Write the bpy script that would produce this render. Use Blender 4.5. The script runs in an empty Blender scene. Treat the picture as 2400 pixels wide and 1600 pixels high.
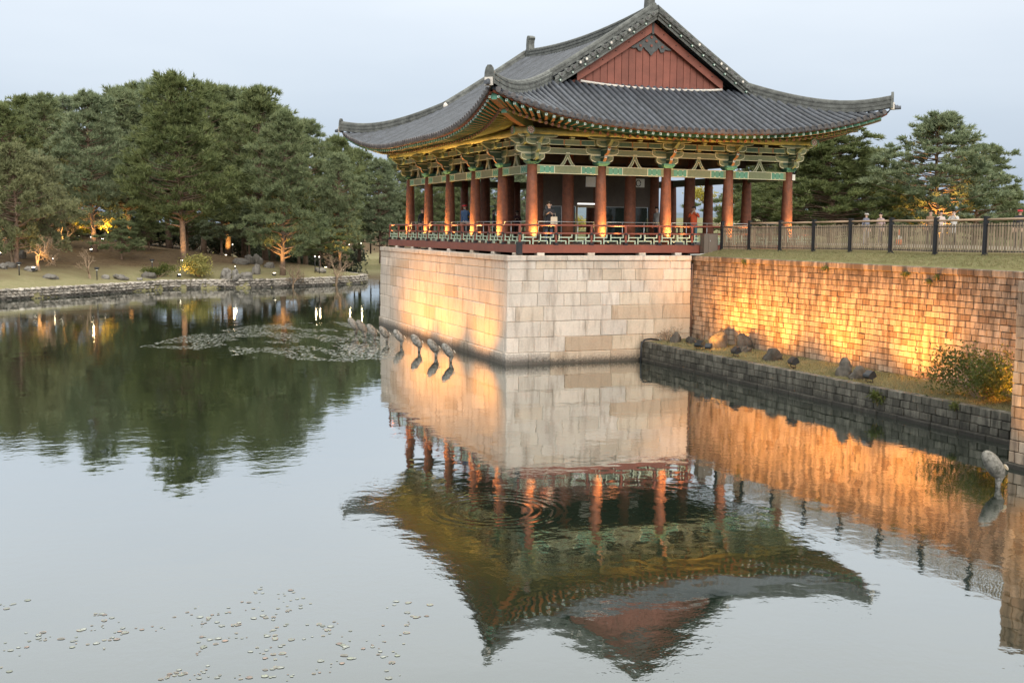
import bpy, math, random
import numpy as np
from mathutils import Matrix, Vector, Quaternion
SC = bpy.context.scene
COL = SC.collection
rnd = random.Random(7)
R = math.radians
# ------------------------------------------------------------------ camera
CAMPOS = Vector((-16.9621, -39.4084, 4.9931))
YAW, PITCH, ROLL, FPX = 0.3901, -0.0997, 0.0086, 2634.8
_d = Vector((math.sin(YAW)*math.cos(PITCH), math.cos(YAW)*math.cos(PITCH), math.sin(PITCH)))
_r = Vector((math.cos(YAW), -math.sin(YAW), 0)); _u = _r.cross(_d)
_r2 = math.cos(ROLL)*_r+math.sin(ROLL)*_u; _u2 = -math.sin(ROLL)*_r+math.cos(ROLL)*_u
cam = bpy.data.cameras.new('camera'); camo = bpy.data.objects.new('camera', cam); COL.objects.link(camo)
camo.matrix_world = Matrix(((_r2.x, _u2.x, -_d.x, CAMPOS.x), (_r2.y, _u2.y, -_d.y, CAMPOS.y), (_r2.z, _u2.z, -_d.z, CAMPOS.z), (0, 0, 0, 1)))
cam.sensor_fit = 'HORIZONTAL'; cam.sensor_width = 36.0; cam.lens = 36.0*FPX/2400.0
cam.clip_start = 0.1; cam.clip_end = 6000
SC.camera = camo
# ------------------------------------------------------------------ sky, sun, exposure
SUN_EL, SUN_AZ = 24.0, 188.0        # elevation, compass azimuth (from +y towards +x): behind the camera
world = bpy.data.worlds.new('World'); SC.world = world; world.use_nodes = True
wn = world.node_tree; wn.nodes.clear()
sky = wn.nodes.new('ShaderNodeTexSky'); sky.sky_type = 'NISHITA'; sky.sun_disc = False
sky.sun_elevation = R(SUN_EL); sky.sun_rotation = R(SUN_AZ); sky.air_density = 1.0; sky.dust_density = 2.0; sky.ozone_density = 1.0
hsv = wn.nodes.new('ShaderNodeHueSaturation'); hsv.inputs['Saturation'].default_value = 0.62
# thin evening cloud over the clear sky: faint uneven streaks, brightening steadily from the horizon upwards
tcw = wn.nodes.new('ShaderNodeTexCoord'); sepw = wn.nodes.new('ShaderNodeSeparateXYZ'); mrw = wn.nodes.new('ShaderNodeMapRange')
mrw.inputs[1].default_value = 0.0; mrw.inputs[2].default_value = 1.0
mpw = wn.nodes.new('ShaderNodeMapping'); mpw.inputs['Scale'].default_value = (2.2, 2.2, 9.0)
nzw = wn.nodes.new('ShaderNodeTexNoise'); nzw.inputs['Scale'].default_value = 1.3; nzw.inputs['Detail'].default_value = 4.0
adw = wn.nodes.new('ShaderNodeMath'); adw.operation = 'MULTIPLY_ADD'; adw.inputs[1].default_value = 0.09; 
cloud = wn.nodes.new('ShaderNodeMix'); cloud.data_type = 'RGBA'; cloud.inputs['A'].default_value = (2.0, 3.0, 4.6, 1); cloud.inputs['B'].default_value = (23.5, 22.6, 20.3, 1)
mixw = wn.nodes.new('ShaderNodeMix'); mixw.data_type = 'RGBA'; mixw.inputs[0].default_value = 0.78
bg = wn.nodes.new('ShaderNodeBackground'); bg.inputs['Strength'].default_value = 0.06
wo = wn.nodes.new('ShaderNodeOutputWorld')
wn.links.new(tcw.outputs['Generated'], sepw.inputs[0]); wn.links.new(sepw.outputs['Z'], mrw.inputs[0])
wn.links.new(tcw.outputs['Generated'], mpw.inputs['Vector']); wn.links.new(mpw.outputs[0], nzw.inputs['Vector']); wn.links.new(nzw.outputs['Fac'], adw.inputs[0]); wn.links.new(mrw.outputs[0], adw.inputs[2]); wn.links.new(adw.outputs[0], cloud.inputs[0])
wn.links.new(sky.outputs[0], hsv.inputs['Color']); wn.links.new(hsv.outputs[0], mixw.inputs['A']); wn.links.new(cloud.outputs['Result'], mixw.inputs['B'])
wn.links.new(mixw.outputs['Result'], bg.inputs['Color']); wn.links.new(bg.outputs[0], wo.inputs['Surface'])
sl = bpy.data.lights.new('sun', 'SUN'); sl.energy = 0.95; sl.angle = R(40); sl.color = (1.0, 0.93, 0.86)
sun = bpy.data.objects.new('sun', sl); COL.objects.link(sun)
_sd = Vector((math.sin(R(SUN_AZ))*math.cos(R(SUN_EL)), math.cos(R(SUN_AZ))*math.cos(R(SUN_EL)), math.sin(R(SUN_EL))))
sun.rotation_euler = _sd.to_track_quat('Z', 'Y').to_euler(); sun.location = (-40, -60, 40)
vs = SC.view_settings; vs.view_transform = 'Standard'; vs.look = 'None'; vs.gamma = 1.0; vs.use_curve_mapping = False
vs.exposure = 1.12
SC.cycles.use_denoising = True
SC.cycles.max_bounces = 8; SC.cycles.diffuse_bounces = 3; SC.cycles.glossy_bounces = 3; SC.cycles.transparent_max_bounces = 8
SC.cycles.sample_clamp_indirect = 4.0
SC.cycles.caustics_reflective = False; SC.cycles.caustics_refractive = False

# ------------------------------------------------------------------ helpers
WM = {}
def link(o, parent=None, M=None):
    COL.objects.link(o)
    M = M if M is not None else Matrix.Identity(4)
    WM[o.name] = M
    if parent is not None:
        o.parent = parent; o.matrix_parent_inverse = WM[parent.name].inverted()
    o.matrix_basis = M
    return o
def T(x, y=None, z=None):
    return Matrix.Translation(x if y is None else (x, y, z))
def RZ(a): return Matrix.Rotation(a, 4, 'Z')
def SCL(x, y=None, z=None):
    y = x if y is None else y; z = x if z is None else z
    return Matrix.Diagonal((x, y, z, 1))
def tag(o, label=None, cat=None, group=None, kind=None):
    if label: o['label'] = label
    if cat: o['category'] = cat
    if group: o['group'] = group
    if kind: o['kind'] = kind
    return o
def thing(name, label, cat, loc=(0, 0, 0), rz=0.0, group=None):
    o = bpy.data.objects.new(name, None); o.empty_display_size = 0.3
    link(o, None, T(Vector(loc)) @ RZ(rz)); return tag(o, label, cat, group)
def mk(name, me, parent=None, M=None):
    return link(bpy.data.objects.new(name, me), parent, M)
def dup(root, M, label=None, group=None):
    c = root.copy(); COL.objects.link(c); WM[c.name] = M; c.matrix_basis = M
    if label: c['label'] = label
    if group: c['group'] = group
    for ch in root.children:
        k = ch.copy(); COL.objects.link(k); k.parent = c; WM[k.name] = M @ WM[root.name].inverted() @ WM[ch.name]
        for g in ch.children:
            q = g.copy(); COL.objects.link(q); q.parent = k
    return c
class MB:
    def __init__(s): s.v = []; s.f = []; s.m = []; s.sm = []
    def add(s, vs_, fs, mi=0, smooth=False):
        o = len(s.v); s.v.extend(tuple(p) for p in vs_)
        for f in fs: s.f.append([i+o for i in f]); s.m.append(mi); s.sm.append(smooth)
    def box(s, c, size, M=None, mi=0):
        x, y, z = (q/2 for q in size); c = Vector(c)
        vs_ = [Vector((a, b, e)) for e in (-z, z) for b in (-y, y) for a in (-x, x)]
        vs_ = [((M @ p) if M else p) + c for p in vs_]
        s.add(vs_, [(0, 2, 3, 1), (4, 5, 7, 6), (0, 1, 5, 4), (2, 6, 7, 3), (0, 4, 6, 2), (1, 3, 7, 5)], mi)
    def tube(s, pts, rads, n=6, caps=True, mi=0, smooth=True, up=None, a0=0.0):
        pts = [Vector(p) for p in pts]
        if not hasattr(rads, '__len__'): rads = [rads]*len(pts)
        o = len(s.v); prev = None
        for i, p in enumerate(pts):
            t = (pts[min(i+1, len(pts)-1)]-pts[max(i-1, 0)])
            if t.length < 1e-9: t = Vector((0, 0, 1))
            t.normalize()
            if prev is None:
                ref = Vector(up) if up else (Vector((0, 0, 1)) if abs(t.z) < .9 else Vector((1, 0, 0)))
                a = t.cross(ref).normalized()
            else:
                a = (prev-t*prev.dot(t)).normalized()
            b = a.cross(t); prev = a
            for k in range(n):
                w = a0+2*math.pi*k/n
                s.v.append(tuple(p+(a*math.cos(w)+b*math.sin(w))*rads[i]))
        for i in range(len(pts)-1):
            for k in range(n):
                q = (k+1) % n
                s.f.append([o+i*n+k, o+i*n+q, o+(i+1)*n+q, o+(i+1)*n+k]); s.m.append(mi); s.sm.append(smooth)
        if caps:
            s.f.append([o+k for k in reversed(range(n))]); s.m.append(mi); s.sm.append(False)
            e = o+(len(pts)-1)*n
            s.f.append([e+k for k in range(n)]); s.m.append(mi); s.sm.append(False)
    def prism(s, poly, M, d, mi=0, smi=None):
        """poly in local XZ, extruded along local Y by +-d/2, placed with matrix M"""
        n = len(poly)
        vs_ = [M @ Vector((x, -d/2, z)) for x, z in poly]+[M @ Vector((x, d/2, z)) for x, z in poly]
        s.add(vs_, [list(range(n)), list(range(2*n-1, n-1, -1))], mi)
        s.add(vs_, [[i, n+i, n+(i+1) % n, (i+1) % n] for i in range(n)], mi if smi is None else smi)
    def lathe(s, prof, n=16, c=(0, 0, 0), mi=0, smooth=True, caps=True):
        o = len(s.v)
        for r_, z in prof:
            for k in range(n):
                w = 2*math.pi*k/n; s.v.append((c[0]+r_*math.cos(w), c[1]+r_*math.sin(w), c[2]+z))
        for i in range(len(prof)-1):
            for k in range(n):
                q = (k+1) % n
                s.f.append([o+i*n+k, o+i*n+q, o+(i+1)*n+q, o+(i+1)*n+k]); s.m.append(mi); s.sm.append(smooth)
        if caps:
            s.f.append([o+k for k in reversed(range(n))]); s.m.append(mi); s.sm.append(False)
            e = o+(len(prof)-1)*n; s.f.append([e+k for k in range(n)]); s.m.append(mi); s.sm.append(False)
    def grid(s, rows, mi=0, smooth=True):
        nr, nc = len(rows), len(rows[0]); o = len(s.v)
        for r_ in rows: s.v.extend(tuple(p) for p in r_)
        for i in range(nr-1):
            for j in range(nc-1):
                s.f.append([o+i*nc+j, o+i*nc+j+1, o+(i+1)*nc+j+1, o+(i+1)*nc+j]); s.m.append(mi); s.sm.append(smooth)
    def mesh(s, name, mats):
        me = bpy.data.meshes.new(name)
        me.from_pydata(s.v, [], s.f)
        mats = mats if isinstance(mats, (list, tuple)) else [mats]
        for m in mats: me.materials.append(m)
        me.polygons.foreach_set('material_index', s.m); me.polygons.foreach_set('use_smooth', s.sm)
        me.update(); return me
    def obj(s, name, mats, parent=None, M=None):
        return mk(name, s.mesh(name, mats), parent, M)
def npmesh(name, V, F, mat, smooth=False, attr=None):
    me = bpy.data.meshes.new(name); V = np.asarray(V, dtype=np.float32); F = np.asarray(F, dtype=np.int32)
    k = F.shape[1]
    me.vertices.add(len(V)); me.vertices.foreach_set('co', V.ravel())
    me.loops.add(F.size); me.loops.foreach_set('vertex_index', F.ravel())
    me.polygons.add(len(F)); me.polygons.foreach_set('loop_start', np.arange(0, F.size, k, dtype=np.int32))
    me.polygons.foreach_set('loop_total', np.full(len(F), k, dtype=np.int32))
    if smooth: me.polygons.foreach_set('use_smooth', np.ones(len(F), dtype=bool))
    me.materials.append(mat); me.update(calc_edges=True); me.validate(); return me
# ------------------------------------------------------------------ materials
def _mat(name):
    m = bpy.data.materials.new(name); m.use_nodes = True; nt = m.node_tree; nt.nodes.clear()
    out = nt.nodes.new('ShaderNodeOutputMaterial'); b = nt.nodes.new('ShaderNodeBsdfPrincipled')
    nt.links.new(b.outputs[0], out.inputs['Surface']); return m, nt, b
def nd(nt, t, **kw):
    n = nt.nodes.new(t)
    for k, v in kw.items():
        if k.startswith('i_'):
            key = k[2:]; key = int(key) if key.isdigit() else key.replace('_', ' ')
            inp = n.inputs[key]
            if isinstance(v, bpy.types.NodeSocket): nt.links.new(v, inp)
            else: inp.default_value = v
        else: setattr(n, k, v)
    return n
def math_(nt, op, a, b=0.0, c=None):
    n = nt.nodes.new('ShaderNodeMath'); n.operation = op
    for i, v in enumerate((a, b) if c is None else (a, b, c)):
        if isinstance(v, bpy.types.NodeSocket): nt.links.new(v, n.inputs[i])
        else: n.inputs[i].default_value = v
    return n.outputs[0]
def mix_(nt, f, a, b, blend='MIX'):
    n = nt.nodes.new('ShaderNodeMix'); n.data_type = 'RGBA'; n.blend_type = blend
    for key, v in ((0, f), ('A', a), ('B', b)):
        if isinstance(v, bpy.types.NodeSocket): nt.links.new(v, n.inputs[key])
        else:
            if key != 0 and len(v) == 3: v = (*v, 1)
            n.inputs[key].default_value = v
    return n.outputs['Result']
def ramp_(nt, f, p0, p1):
    n = nt.nodes.new('ShaderNodeMapRange'); n.clamp = True
    n.inputs[1].default_value = p0; n.inputs[2].default_value = p1
    nt.links.new(f, n.inputs[0]); return n.outputs[0]
def wpos(nt, sx=1, sy=1, sz=1):
    g = nt.nodes.new('ShaderNodeNewGeometry')
    m = nt.nodes.new('ShaderNodeVectorMath'); m.operation = 'MULTIPLY'; m.inputs[1].default_value = (sx, sy, sz)
    nt.links.new(g.outputs['Position'], m.inputs[0]); return m.outputs[0], g
def noise_(nt, vec, scale, detail=3.0, rough=0.55):
    n = nt.nodes.new('ShaderNodeTexNoise'); n.inputs['Scale'].default_value = scale; n.inputs['Detail'].default_value = detail
    n.inputs['Roughness'].default_value = rough
    nt.links.new(vec, n.inputs['Vector']); return n.outputs['Fac']
def rand_(nt, g):
    oi = nt.nodes.new('ShaderNodeObjectInfo')
    return math_(nt, 'FRACT', math_(nt, 'ADD', oi.outputs['Random'], g.outputs['Random Per Island']))
def bump_(nt, b, h, dist, strength=1.0):
    n = nt.nodes.new('ShaderNodeBump'); n.inputs['Distance'].default_value = dist; n.inputs['Strength'].default_value = strength
    nt.links.new(h, n.inputs['Height']); nt.links.new(n.outputs[0], b.inputs['Normal'])
def plain(name, c, rough=.6, var=.18, scale=5.0, metal=0.0, bump=0.0, rv=.12, spec=.5):
    m, nt, b = _mat(name); p, g = wpos(nt); n1 = noise_(nt, p, scale); n2 = noise_(nt, p, scale*6)
    f = math_(nt, 'ADD', math_(nt, 'MULTIPLY', n1, .65), math_(nt, 'MULTIPLY', n2, .35))
    f = ramp_(nt, f, .3, .7)
    dark = tuple(q*(1-var) for q in c); lite = tuple(min(1, q*(1+var)) for q in c)
    colr = mix_(nt, f, dark, lite)
    r_ = rand_(nt, g)
    k = math_(nt, 'ADD', 1-rv, math_(nt, 'MULTIPLY', r_, 2*rv))
    colr = mix_(nt, 1.0, colr, nd(nt, 'ShaderNodeCombineColor', i_0=k, i_1=k, i_2=k).outputs[0], 'MULTIPLY')
    nt.links.new(colr, b.inputs['Base Color']); b.inputs['Roughness'].default_value = rough; b.inputs['Metallic'].default_value = metal
    b.inputs['Specular IOR Level'].default_value = spec
    if bump: bump_(nt, b, f, bump)
    return m
def stone(name, cols, stain=(.06, .045, .035), stain_lo=.55, stain_hi=.75, streak=(2.2, 2.2, .35), fine=14.0, bump=.012, rough=.8, wet=None, zstain=None):
    """cols: three base tints picked per block; stain: streaky dirt; wet: (z0, z1) dark band near the water"""
    m, nt, b = _mat(name); p, g = wpos(nt); r_ = rand_(nt, g)
    base = mix_(nt, ramp_(nt, r_, .0, .55), cols[0], cols[1]); base = mix_(nt, ramp_(nt, r_, .68, .98), base, cols[2])
    n1 = noise_(nt, p, 1.7, 4); n2 = noise_(nt, p, fine, 4, .65); n3 = noise_(nt, p, fine*7, 2, .7)
    shade = math_(nt, 'ADD', math_(nt, 'ADD', math_(nt, 'MULTIPLY', n1, .5), math_(nt, 'MULTIPLY', n2, .55)), math_(nt, 'MULTIPLY', n3, .45))
    k = math_(nt, 'ADD', .45, math_(nt, 'MULTIPLY', shade, .74))
    r2 = math_(nt, 'FRACT', math_(nt, 'MULTIPLY', r_, 7.31))
    k = math_(nt, 'MULTIPLY', k, math_(nt, 'ADD', .90, math_(nt, 'MULTIPLY', r2, .19)))
    base = mix_(nt, 1.0, base, nd(nt, 'ShaderNodeCombineColor', i_0=k, i_1=k, i_2=k).outputs[0], 'MULTIPLY')
    ps, _ = wpos(nt, *streak); st = noise_(nt, ps, 2.0, 5, .6)
    sf = math_(nt, 'ADD', math_(nt, 'MULTIPLY', st, .8), math_(nt, 'MULTIPLY', n1, .2))
    if zstain:      # weathering runs down from the exposed top courses
        sep = nd(nt, 'ShaderNodeSeparateXYZ', i_0=g.outputs['Position'])
        sf = math_(nt, 'ADD', sf, math_(nt, 'MULTIPLY', ramp_(nt, sep.outputs['Z'], zstain[0], zstain[1]), zstain[2]))
    f = ramp_(nt, sf, stain_lo, stain_hi)
    base = mix_(nt, math_(nt, 'MULTIPLY', f, .8), base, stain)
    if wet:
        sep = nd(nt, 'ShaderNodeSeparateXYZ', i_0=g.outputs['Position'])
        zz = math_(nt, 'ADD', sep.outputs['Z'], math_(nt, 'MULTIPLY', math_(nt, 'SUBTRACT', n2, .5), .35))
        w = ramp_(nt, zz, wet[1], wet[0])
        base = mix_(nt, math_(nt, 'MULTIPLY', w, .85), base, (.018, .017, .014))
    nt.links.new(base, b.inputs['Base Color']); b.inputs['Roughness'].default_value = rough
    bump_(nt, b, math_(nt, 'ADD', n2, math_(nt, 'MULTIPLY', n3, .5)), bump)
    return m
def emit(name, c, s):
    m, nt, b = _mat(name); b.inputs['Base Color'].default_value = (.8, .8, .8, 1)
    b.inputs['Emission Color'].default_value = (*c, 1); b.inputs['Emission Strength'].default_value = s; return m
M_STONE = stone('terrace_granite', [(.57, .50, .415), (.61, .545, .47), (.55, .46, .355)], stain=(.15, .10, .065), stain_lo=.50, stain_hi=.78, bump=.016, wet=(.10, .46))
M_OCHRE_LIT = stone('lamplit_ochre_granite', [(.51, .41, .295), (.56, .475, .37), (.46, .35, .245)], stain=(.15, .10, .06), stain_lo=.50, stain_hi=.78, bump=.010, wet=(.06, .30))  # ochre stone with the lamp's warm light put into its colour
M_BRICK = stone('wall_brick_stone', [(.37, .285, .205), (.47, .375, .285), (.27, .18, .115)], stain=(.05, .034, .025), stain_lo=.44, stain_hi=.64, streak=(1.5, 2.6, .45), fine=18, bump=.012, zstain=(2.4, 4.1, .10))
M_CORE = plain('wall_joint_earth', (.05, .04, .03), .9)
M_LEDGE = stone('mossy_ledge_stone', [(.10, .095, .075), (.20, .19, .155), (.06, .057, .045)], stain=(.014, .014, .010), stain_lo=.42, stain_hi=.62, streak=(3, 3, .8), bump=.02, wet=(.05, .35))
M_RUBBLE = stone('shore_rubble_stone', [(.34, .30, .25), (.50, .46, .40), (.17, .155, .13)], stain=(.05, .045, .038), stain_lo=.50, stain_hi=.68, bump=.03, wet=(.05, .3))
M_ROCK = stone('garden_rock', [(.14, .128, .11), (.24, .225, .20), (.085, .076, .064)], stain=(.05, .045, .035), stain_lo=.48, stain_hi=.68, fine=6, bump=.05)
M_FLOAT = stone('lamp_rock', [(.28, .275, .25), (.34, .33, .30), (.24, .23, .20)], stain=(.07, .07, .055), stain_lo=.46, stain_hi=.60, streak=(5, 5, 5), fine=12, bump=.02, wet=(.0, .10))
M_TILE = plain('roof_tile_clay', (.064, .073, .088), .55, .5, 3.0, bump=.006, rv=.22)
M_TILE2 = plain('ridge_tile_clay', (.105, .112, .105), .7, .65, 4.0, bump=.01, rv=.2)
M_TILEEND = plain('eave_tile_clay', (.10, .095, .098), .7, .4, 6.0, rv=.25)
M_MORTAR = plain('white_mortar', (.68, .64, .58), .85, .25, 8.0, bump=.01)
M_RED = plain('red_timber_paint', (.20, .056, .034), .55, .22, 2.0, bump=.003)
M_COLUMN = plain('red_column_paint', (.175, .058, .028), .65, .42, 6.0, bump=.008)
M_GABLE = plain('gable_timber_paint', (.21, .07, .048), .65, .2, 3.0, bump=.003)
M_TEAL = plain('teal_paint', (.10, .27, .19), .55, .28, 22.0)
M_OLIVE = plain('olive_paint', (.17, .19, .10), .55, .2, 10.0)
M_DKGREEN = plain('dark_green_paint', (.055, .10, .065), .55, .3, 10.0)
M_CREAM = plain('cream_paint', (.62, .60, .42), .55, .15, 12.0)
M_MINT = plain('mint_lattice_paint', (.46, .56, .42), .6, .18, 10.0)
M_ORANGE_LIT = plain('orange_paint_and_lamplight', (.30, .13, .055), .55, .22, 12.0)  # orange trim; on undersides it paints in the glow of the lamps
M_YELLOW = plain('ochre_paint', (.15, .15, .06), .55, .25, 6.0)
M_WHITEP = plain('white_paint', (.72, .74, .70), .55, .08, 10.0)
M_BLACKP = plain('black_paint', (.02, .025, .03), .5, .1, 10.0)
M_DARKWOOD = plain('dark_ceiling_wood', (.045, .028, .02), .8, .3, 3.0)
M_IRON = plain('black_iron', (.022, .024, .028), .45, .3, 9.0, metal=.3)
M_STEEL = plain('brushed_steel', (.42, .43, .43), .35, .1, 9.0, metal=.8)
# ------------------------------------------------------------------ setting: water, ground
def water_mat():
    m, nt, b = _mat('pond_water'); nt.nodes.remove(b); out = [n for n in nt.nodes if n.type == 'OUTPUT_MATERIAL'][0]
    p, g = wpos(nt)
    n1 = noise_(nt, p, 1.1, 2, .5); n2 = noise_(nt, p, 4.5, 3, .55); n3 = noise_(nt, p, .22, 2, .5)
    pa, _ = wpos(nt, 1.0, .45, 1); n4 = noise_(nt, pa, 9.0, 2, .5)
    calm = ramp_(nt, n3, .38, .62)
    h = math_(nt, 'MULTIPLY', n1, .55)
    h = math_(nt, 'ADD', h, math_(nt, 'MULTIPLY', math_(nt, 'MULTIPLY', n2, .17), math_(nt, 'ADD', .15, math_(nt, 'MULTIPLY', calm, 1.5))))
    h = math_(nt, 'ADD', h, math_(nt, 'MULTIPLY', math_(nt, 'MULTIPLY', n4, .06), math_(nt, 'ADD', .1, math_(nt, 'MULTIPLY', calm, 1.5))))
    # rings where a fish has just risen, and two fainter ones
    sep = nd(nt, 'ShaderNodeSeparateXYZ', i_0=g.outputs['Position'])
    for (cx, cy, rad, amp, k) in ((-9.75, -21.1, 1.35, .085, 30.0),):
        dx = math_(nt, 'SUBTRACT', sep.outputs['X'], cx); dy = math_(nt, 'SUBTRACT', sep.outputs['Y'], cy)
        r_ = math_(nt, 'SQRT', math_(nt, 'ADD', math_(nt, 'MULTIPLY', dx, dx), math_(nt, 'MULTIPLY', dy, dy)))
        s_ = math_(nt, 'SINE', math_(nt, 'MULTIPLY', r_, k))
        e = math_(nt, 'DIVIDE', math_(nt, 'SUBTRACT', r_, rad*.72), rad*.3)
        e = math_(nt, 'EXPONENT', math_(nt, 'MULTIPLY', math_(nt, 'MULTIPLY', e, e), -1.0))
        h = math_(nt, 'ADD', h, math_(nt, 'MULTIPLY', math_(nt, 'MULTIPLY', s_, e), amp))
    bp_ = nd(nt, 'ShaderNodeBump'); bp_.inputs['Distance'].default_value = WAVE; bp_.inputs['Strength'].default_value = 1.0
    nt.links.new(h, bp_.inputs['Height'])
    lw_ = nd(nt, 'ShaderNodeLayerWeight'); lw_.inputs['Blend'].default_value = .5; nt.links.new(bp_.outputs[0], lw_.inputs['Normal'])
    mr = nd(nt, 'ShaderNodeMapRange'); mr.inputs[1].default_value = .50; mr.inputs[2].default_value = .86; mr.inputs[3].default_value = .18; mr.inputs[4].default_value = .81
    nt.links.new(lw_.outputs['Facing'], mr.inputs[0]); fac = mr.outputs[0]
    gl = nd(nt, 'ShaderNodeBsdfGlossy'); gl.inputs['Roughness'].default_value = .025; gl.inputs['Color'].default_value = (.93, .95, .95, 1)
    nt.links.new(bp_.outputs[0], gl.inputs['Normal'])
    df = nd(nt, 'ShaderNodeBsdfDiffuse'); df.inputs['Color'].default_value = (.016, .026, .017, 1)
    mx = nd(nt, 'ShaderNodeMixShader'); nt.links.new(fac, mx.inputs[0]); nt.links.new(df.outputs[0], mx.inputs[1]); nt.links.new(gl.outputs[0], mx.inputs[2])
    nt.links.new(mx.outputs[0], out.inputs['Surface']); return m
WAVE = .0095
M_WATER = water_mat()
b = MB(); b.grid([[(x, y, 0) for x in np.linspace(-220, 60, 15)] for y in np.linspace(-70, 170, 13)])
w = b.obj('pond_water', M_WATER); tag(w, 'calm dark green pond mirroring the sky and pavilion', kind='structure')
def ground_mat(name, c1, c2, c3, s=1.0):
    m, nt, b = _mat(name); p, g = wpos(nt)
    n1 = noise_(nt, p, .35*s, 4); n2 = noise_(nt, p, 5*s, 4, .65); n3 = noise_(nt, p, 40*s, 2, .7)
    f = math_(nt, 'ADD', math_(nt, 'MULTIPLY', n1, .7), math_(nt, 'MULTIPLY', n2, .3))
    c = mix_(nt, ramp_(nt, f, .38, .6), c1, c2); c = mix_(nt, ramp_(nt, n2, .5, .72), c, c3)
    k = math_(nt, 'ADD', .62, math_(nt, 'MULTIPLY', n3, .76))
    c = mix_(nt, 1.0, c, nd(nt, 'ShaderNodeCombineColor', i_0=k, i_1=k, i_2=k).outputs[0], 'MULTIPLY')
    nt.links.new(c, b.inputs['Base Color']); b.inputs['Roughness'].default_value = .95; b.inputs['Specular IOR Level'].default_value = .15
    bump_(nt, b, math_(nt, 'ADD', n2, n3), .03); return m
M_LAWN = ground_mat('dry_lawn', (.20, .185, .085), (.155, .165, .07), (.27, .235, .13))
M_SOIL = ground_mat('bank_grass_soil', (.15, .125, .065), (.12, .125, .05), (.21, .18, .10), 1.4)
def garden_mat():
    m, nt, b = _mat('garden_ground'); p, g = wpos(nt); sep = nd(nt, 'ShaderNodeSeparateXYZ', i_0=g.outputs['Position'])
    n1 = noise_(nt, p, .25, 4); n2 = noise_(nt, p, 3.0, 4, .65); n3 = noise_(nt, p, 25, 2, .7)
    litter = mix_(nt, ramp_(nt, n2, .35, .65), (.085, .055, .032), (.14, .10, .055)); lawn = mix_(nt, ramp_(nt, n2, .3, .7), (.27, .235, .135), (.20, .195, .095))
    zz = math_(nt, 'ADD', sep.outputs['Z'], math_(nt, 'MULTIPLY', n1, 1.4))
    c = mix_(nt, ramp_(nt, zz, 1.75, 2.5), lawn, litter); k = math_(nt, 'ADD', .62, math_(nt, 'MULTIPLY', n3, .76))
    c = mix_(nt, 1.0, c, nd(nt, 'ShaderNodeCombineColor', i_0=k, i_1=k, i_2=k).outputs[0], 'MULTIPLY')
    nt.links.new(c, b.inputs['Base Color']); b.inputs['Roughness'].default_value = .95; b.inputs['Specular IOR Level'].default_value = .15; bump_(nt, b, math_(nt, 'ADD', n2, n3), .03); return m
M_GARDEN = garden_mat()
def vnoise(x, y, s, seed=0):
    r_ = np.random.RandomState(seed); a = r_.rand(64, 64)
    xi, yi = x/s, y/s; x0, y0 = np.floor(xi).astype(int), np.floor(yi).astype(int); fx, fy = xi-x0, yi-y0
    fx = fx*fx*(3-2*fx); fy = fy*fy*(3-2*fy); g = lambda i, j: a[i % 64, j % 64]
    return (g(x0, y0)*(1-fx)+g(x0+1, y0)*fx)*(1-fy)+(g(x0, y0+1)*(1-fx)+g(x0+1, y0+1)*fx)*fy
SHORE = [(-90, -8), (-45, 18.5), (-30, 31.5), (-20.0, 42.0), (-14.6, 46.8), (-8.2, 53.6), (-6.5, 53.9), (-3.5, 53.6), (0.2, 54.2), (5, 56.6), (8.8, 59.2), (10.2, 62), (9.5, 70), (7.5, 84), (8, 104), (14, 112), (30, 108), (60, 100), (60, 200), (-200, 200), (-200, -8)]
def poly_sd(px, py, poly):
    d = np.full(px.shape, 1e9); ins = np.zeros(px.shape, bool); n = len(poly)
    for i in range(n):
        (x0, y0), (x1, y1) = poly[i], poly[(i+1) % n]; dx, dy = x1-x0, y1-y0
        t = np.clip(((px-x0)*dx+(py-y0)*dy)/(dx*dx+dy*dy), 0, 1)
        d = np.minimum(d, np.hypot(px-x0-t*dx, py-y0-t*dy))
        c = ((y0 > py) != (y1 > py)) & (px < (x1-x0)*(py-y0)/(y1-y0+1e-12)+x0); ins ^= c
    return np.where(ins, d, -d)
def garden_h(x, y):
    x = np.asarray(x, float); y = np.asarray(y, float); sd = poly_sd(x, y, SHORE)
    base = .70+.40*np.clip(sd/6, 0, 1)+2.95*np.clip((sd-1)/23, 0, 1)+.5*(vnoise(x, y, 9, 3)-.5)*np.clip(sd/6, 0, 1)
    return np.where(sd > .15, base, -.6)
def grid_obj(name, X_, Y_, H, mat, **kw):
    ny, nx = X_.shape; V = np.stack([X_, Y_, H], -1).reshape(-1, 3); i = np.arange(nx*ny).reshape(ny, nx)
    F = np.stack([i[:-1, :-1], i[:-1, 1:], i[1:, 1:], i[1:, :-1]], -1).reshape(-1, 4)
    return tag(mk(name, npmesh(name, V, F, mat, True)), kind='structure', **kw)
gx, gy = np.meshgrid(np.concatenate([np.linspace(-200, -48, 20), np.linspace(-46, 44, 181), np.linspace(48, 60, 4)]), np.concatenate([np.linspace(-8, 36, 45), np.linspace(36.5, 128, 184), np.linspace(132, 200, 14)]))
grid_obj('garden_ground', gx, gy, garden_h(gx, gy), M_GARDEN, label='dry leafy garden ground rising behind the far shore')
def lawn_h(x, y): return 4.0+(.24+.12*np.clip((-y-3)/12, 0, 1))*np.clip((x-6.4)/1.2, 0, 1)+.06*(vnoise(x, y, 2.5, 5)-.5)*np.clip((x-6.4)/.8, 0, 1)+np.clip((x-30)/200, 0, 1)*6
lx, ly = np.meshgrid(np.concatenate([np.linspace(6.42, 24, 60), np.linspace(25, 80, 30), np.linspace(90, 900, 20)]), np.concatenate([np.linspace(-60, -26, 15), np.linspace(-25, -1.34, 80)]))
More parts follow.
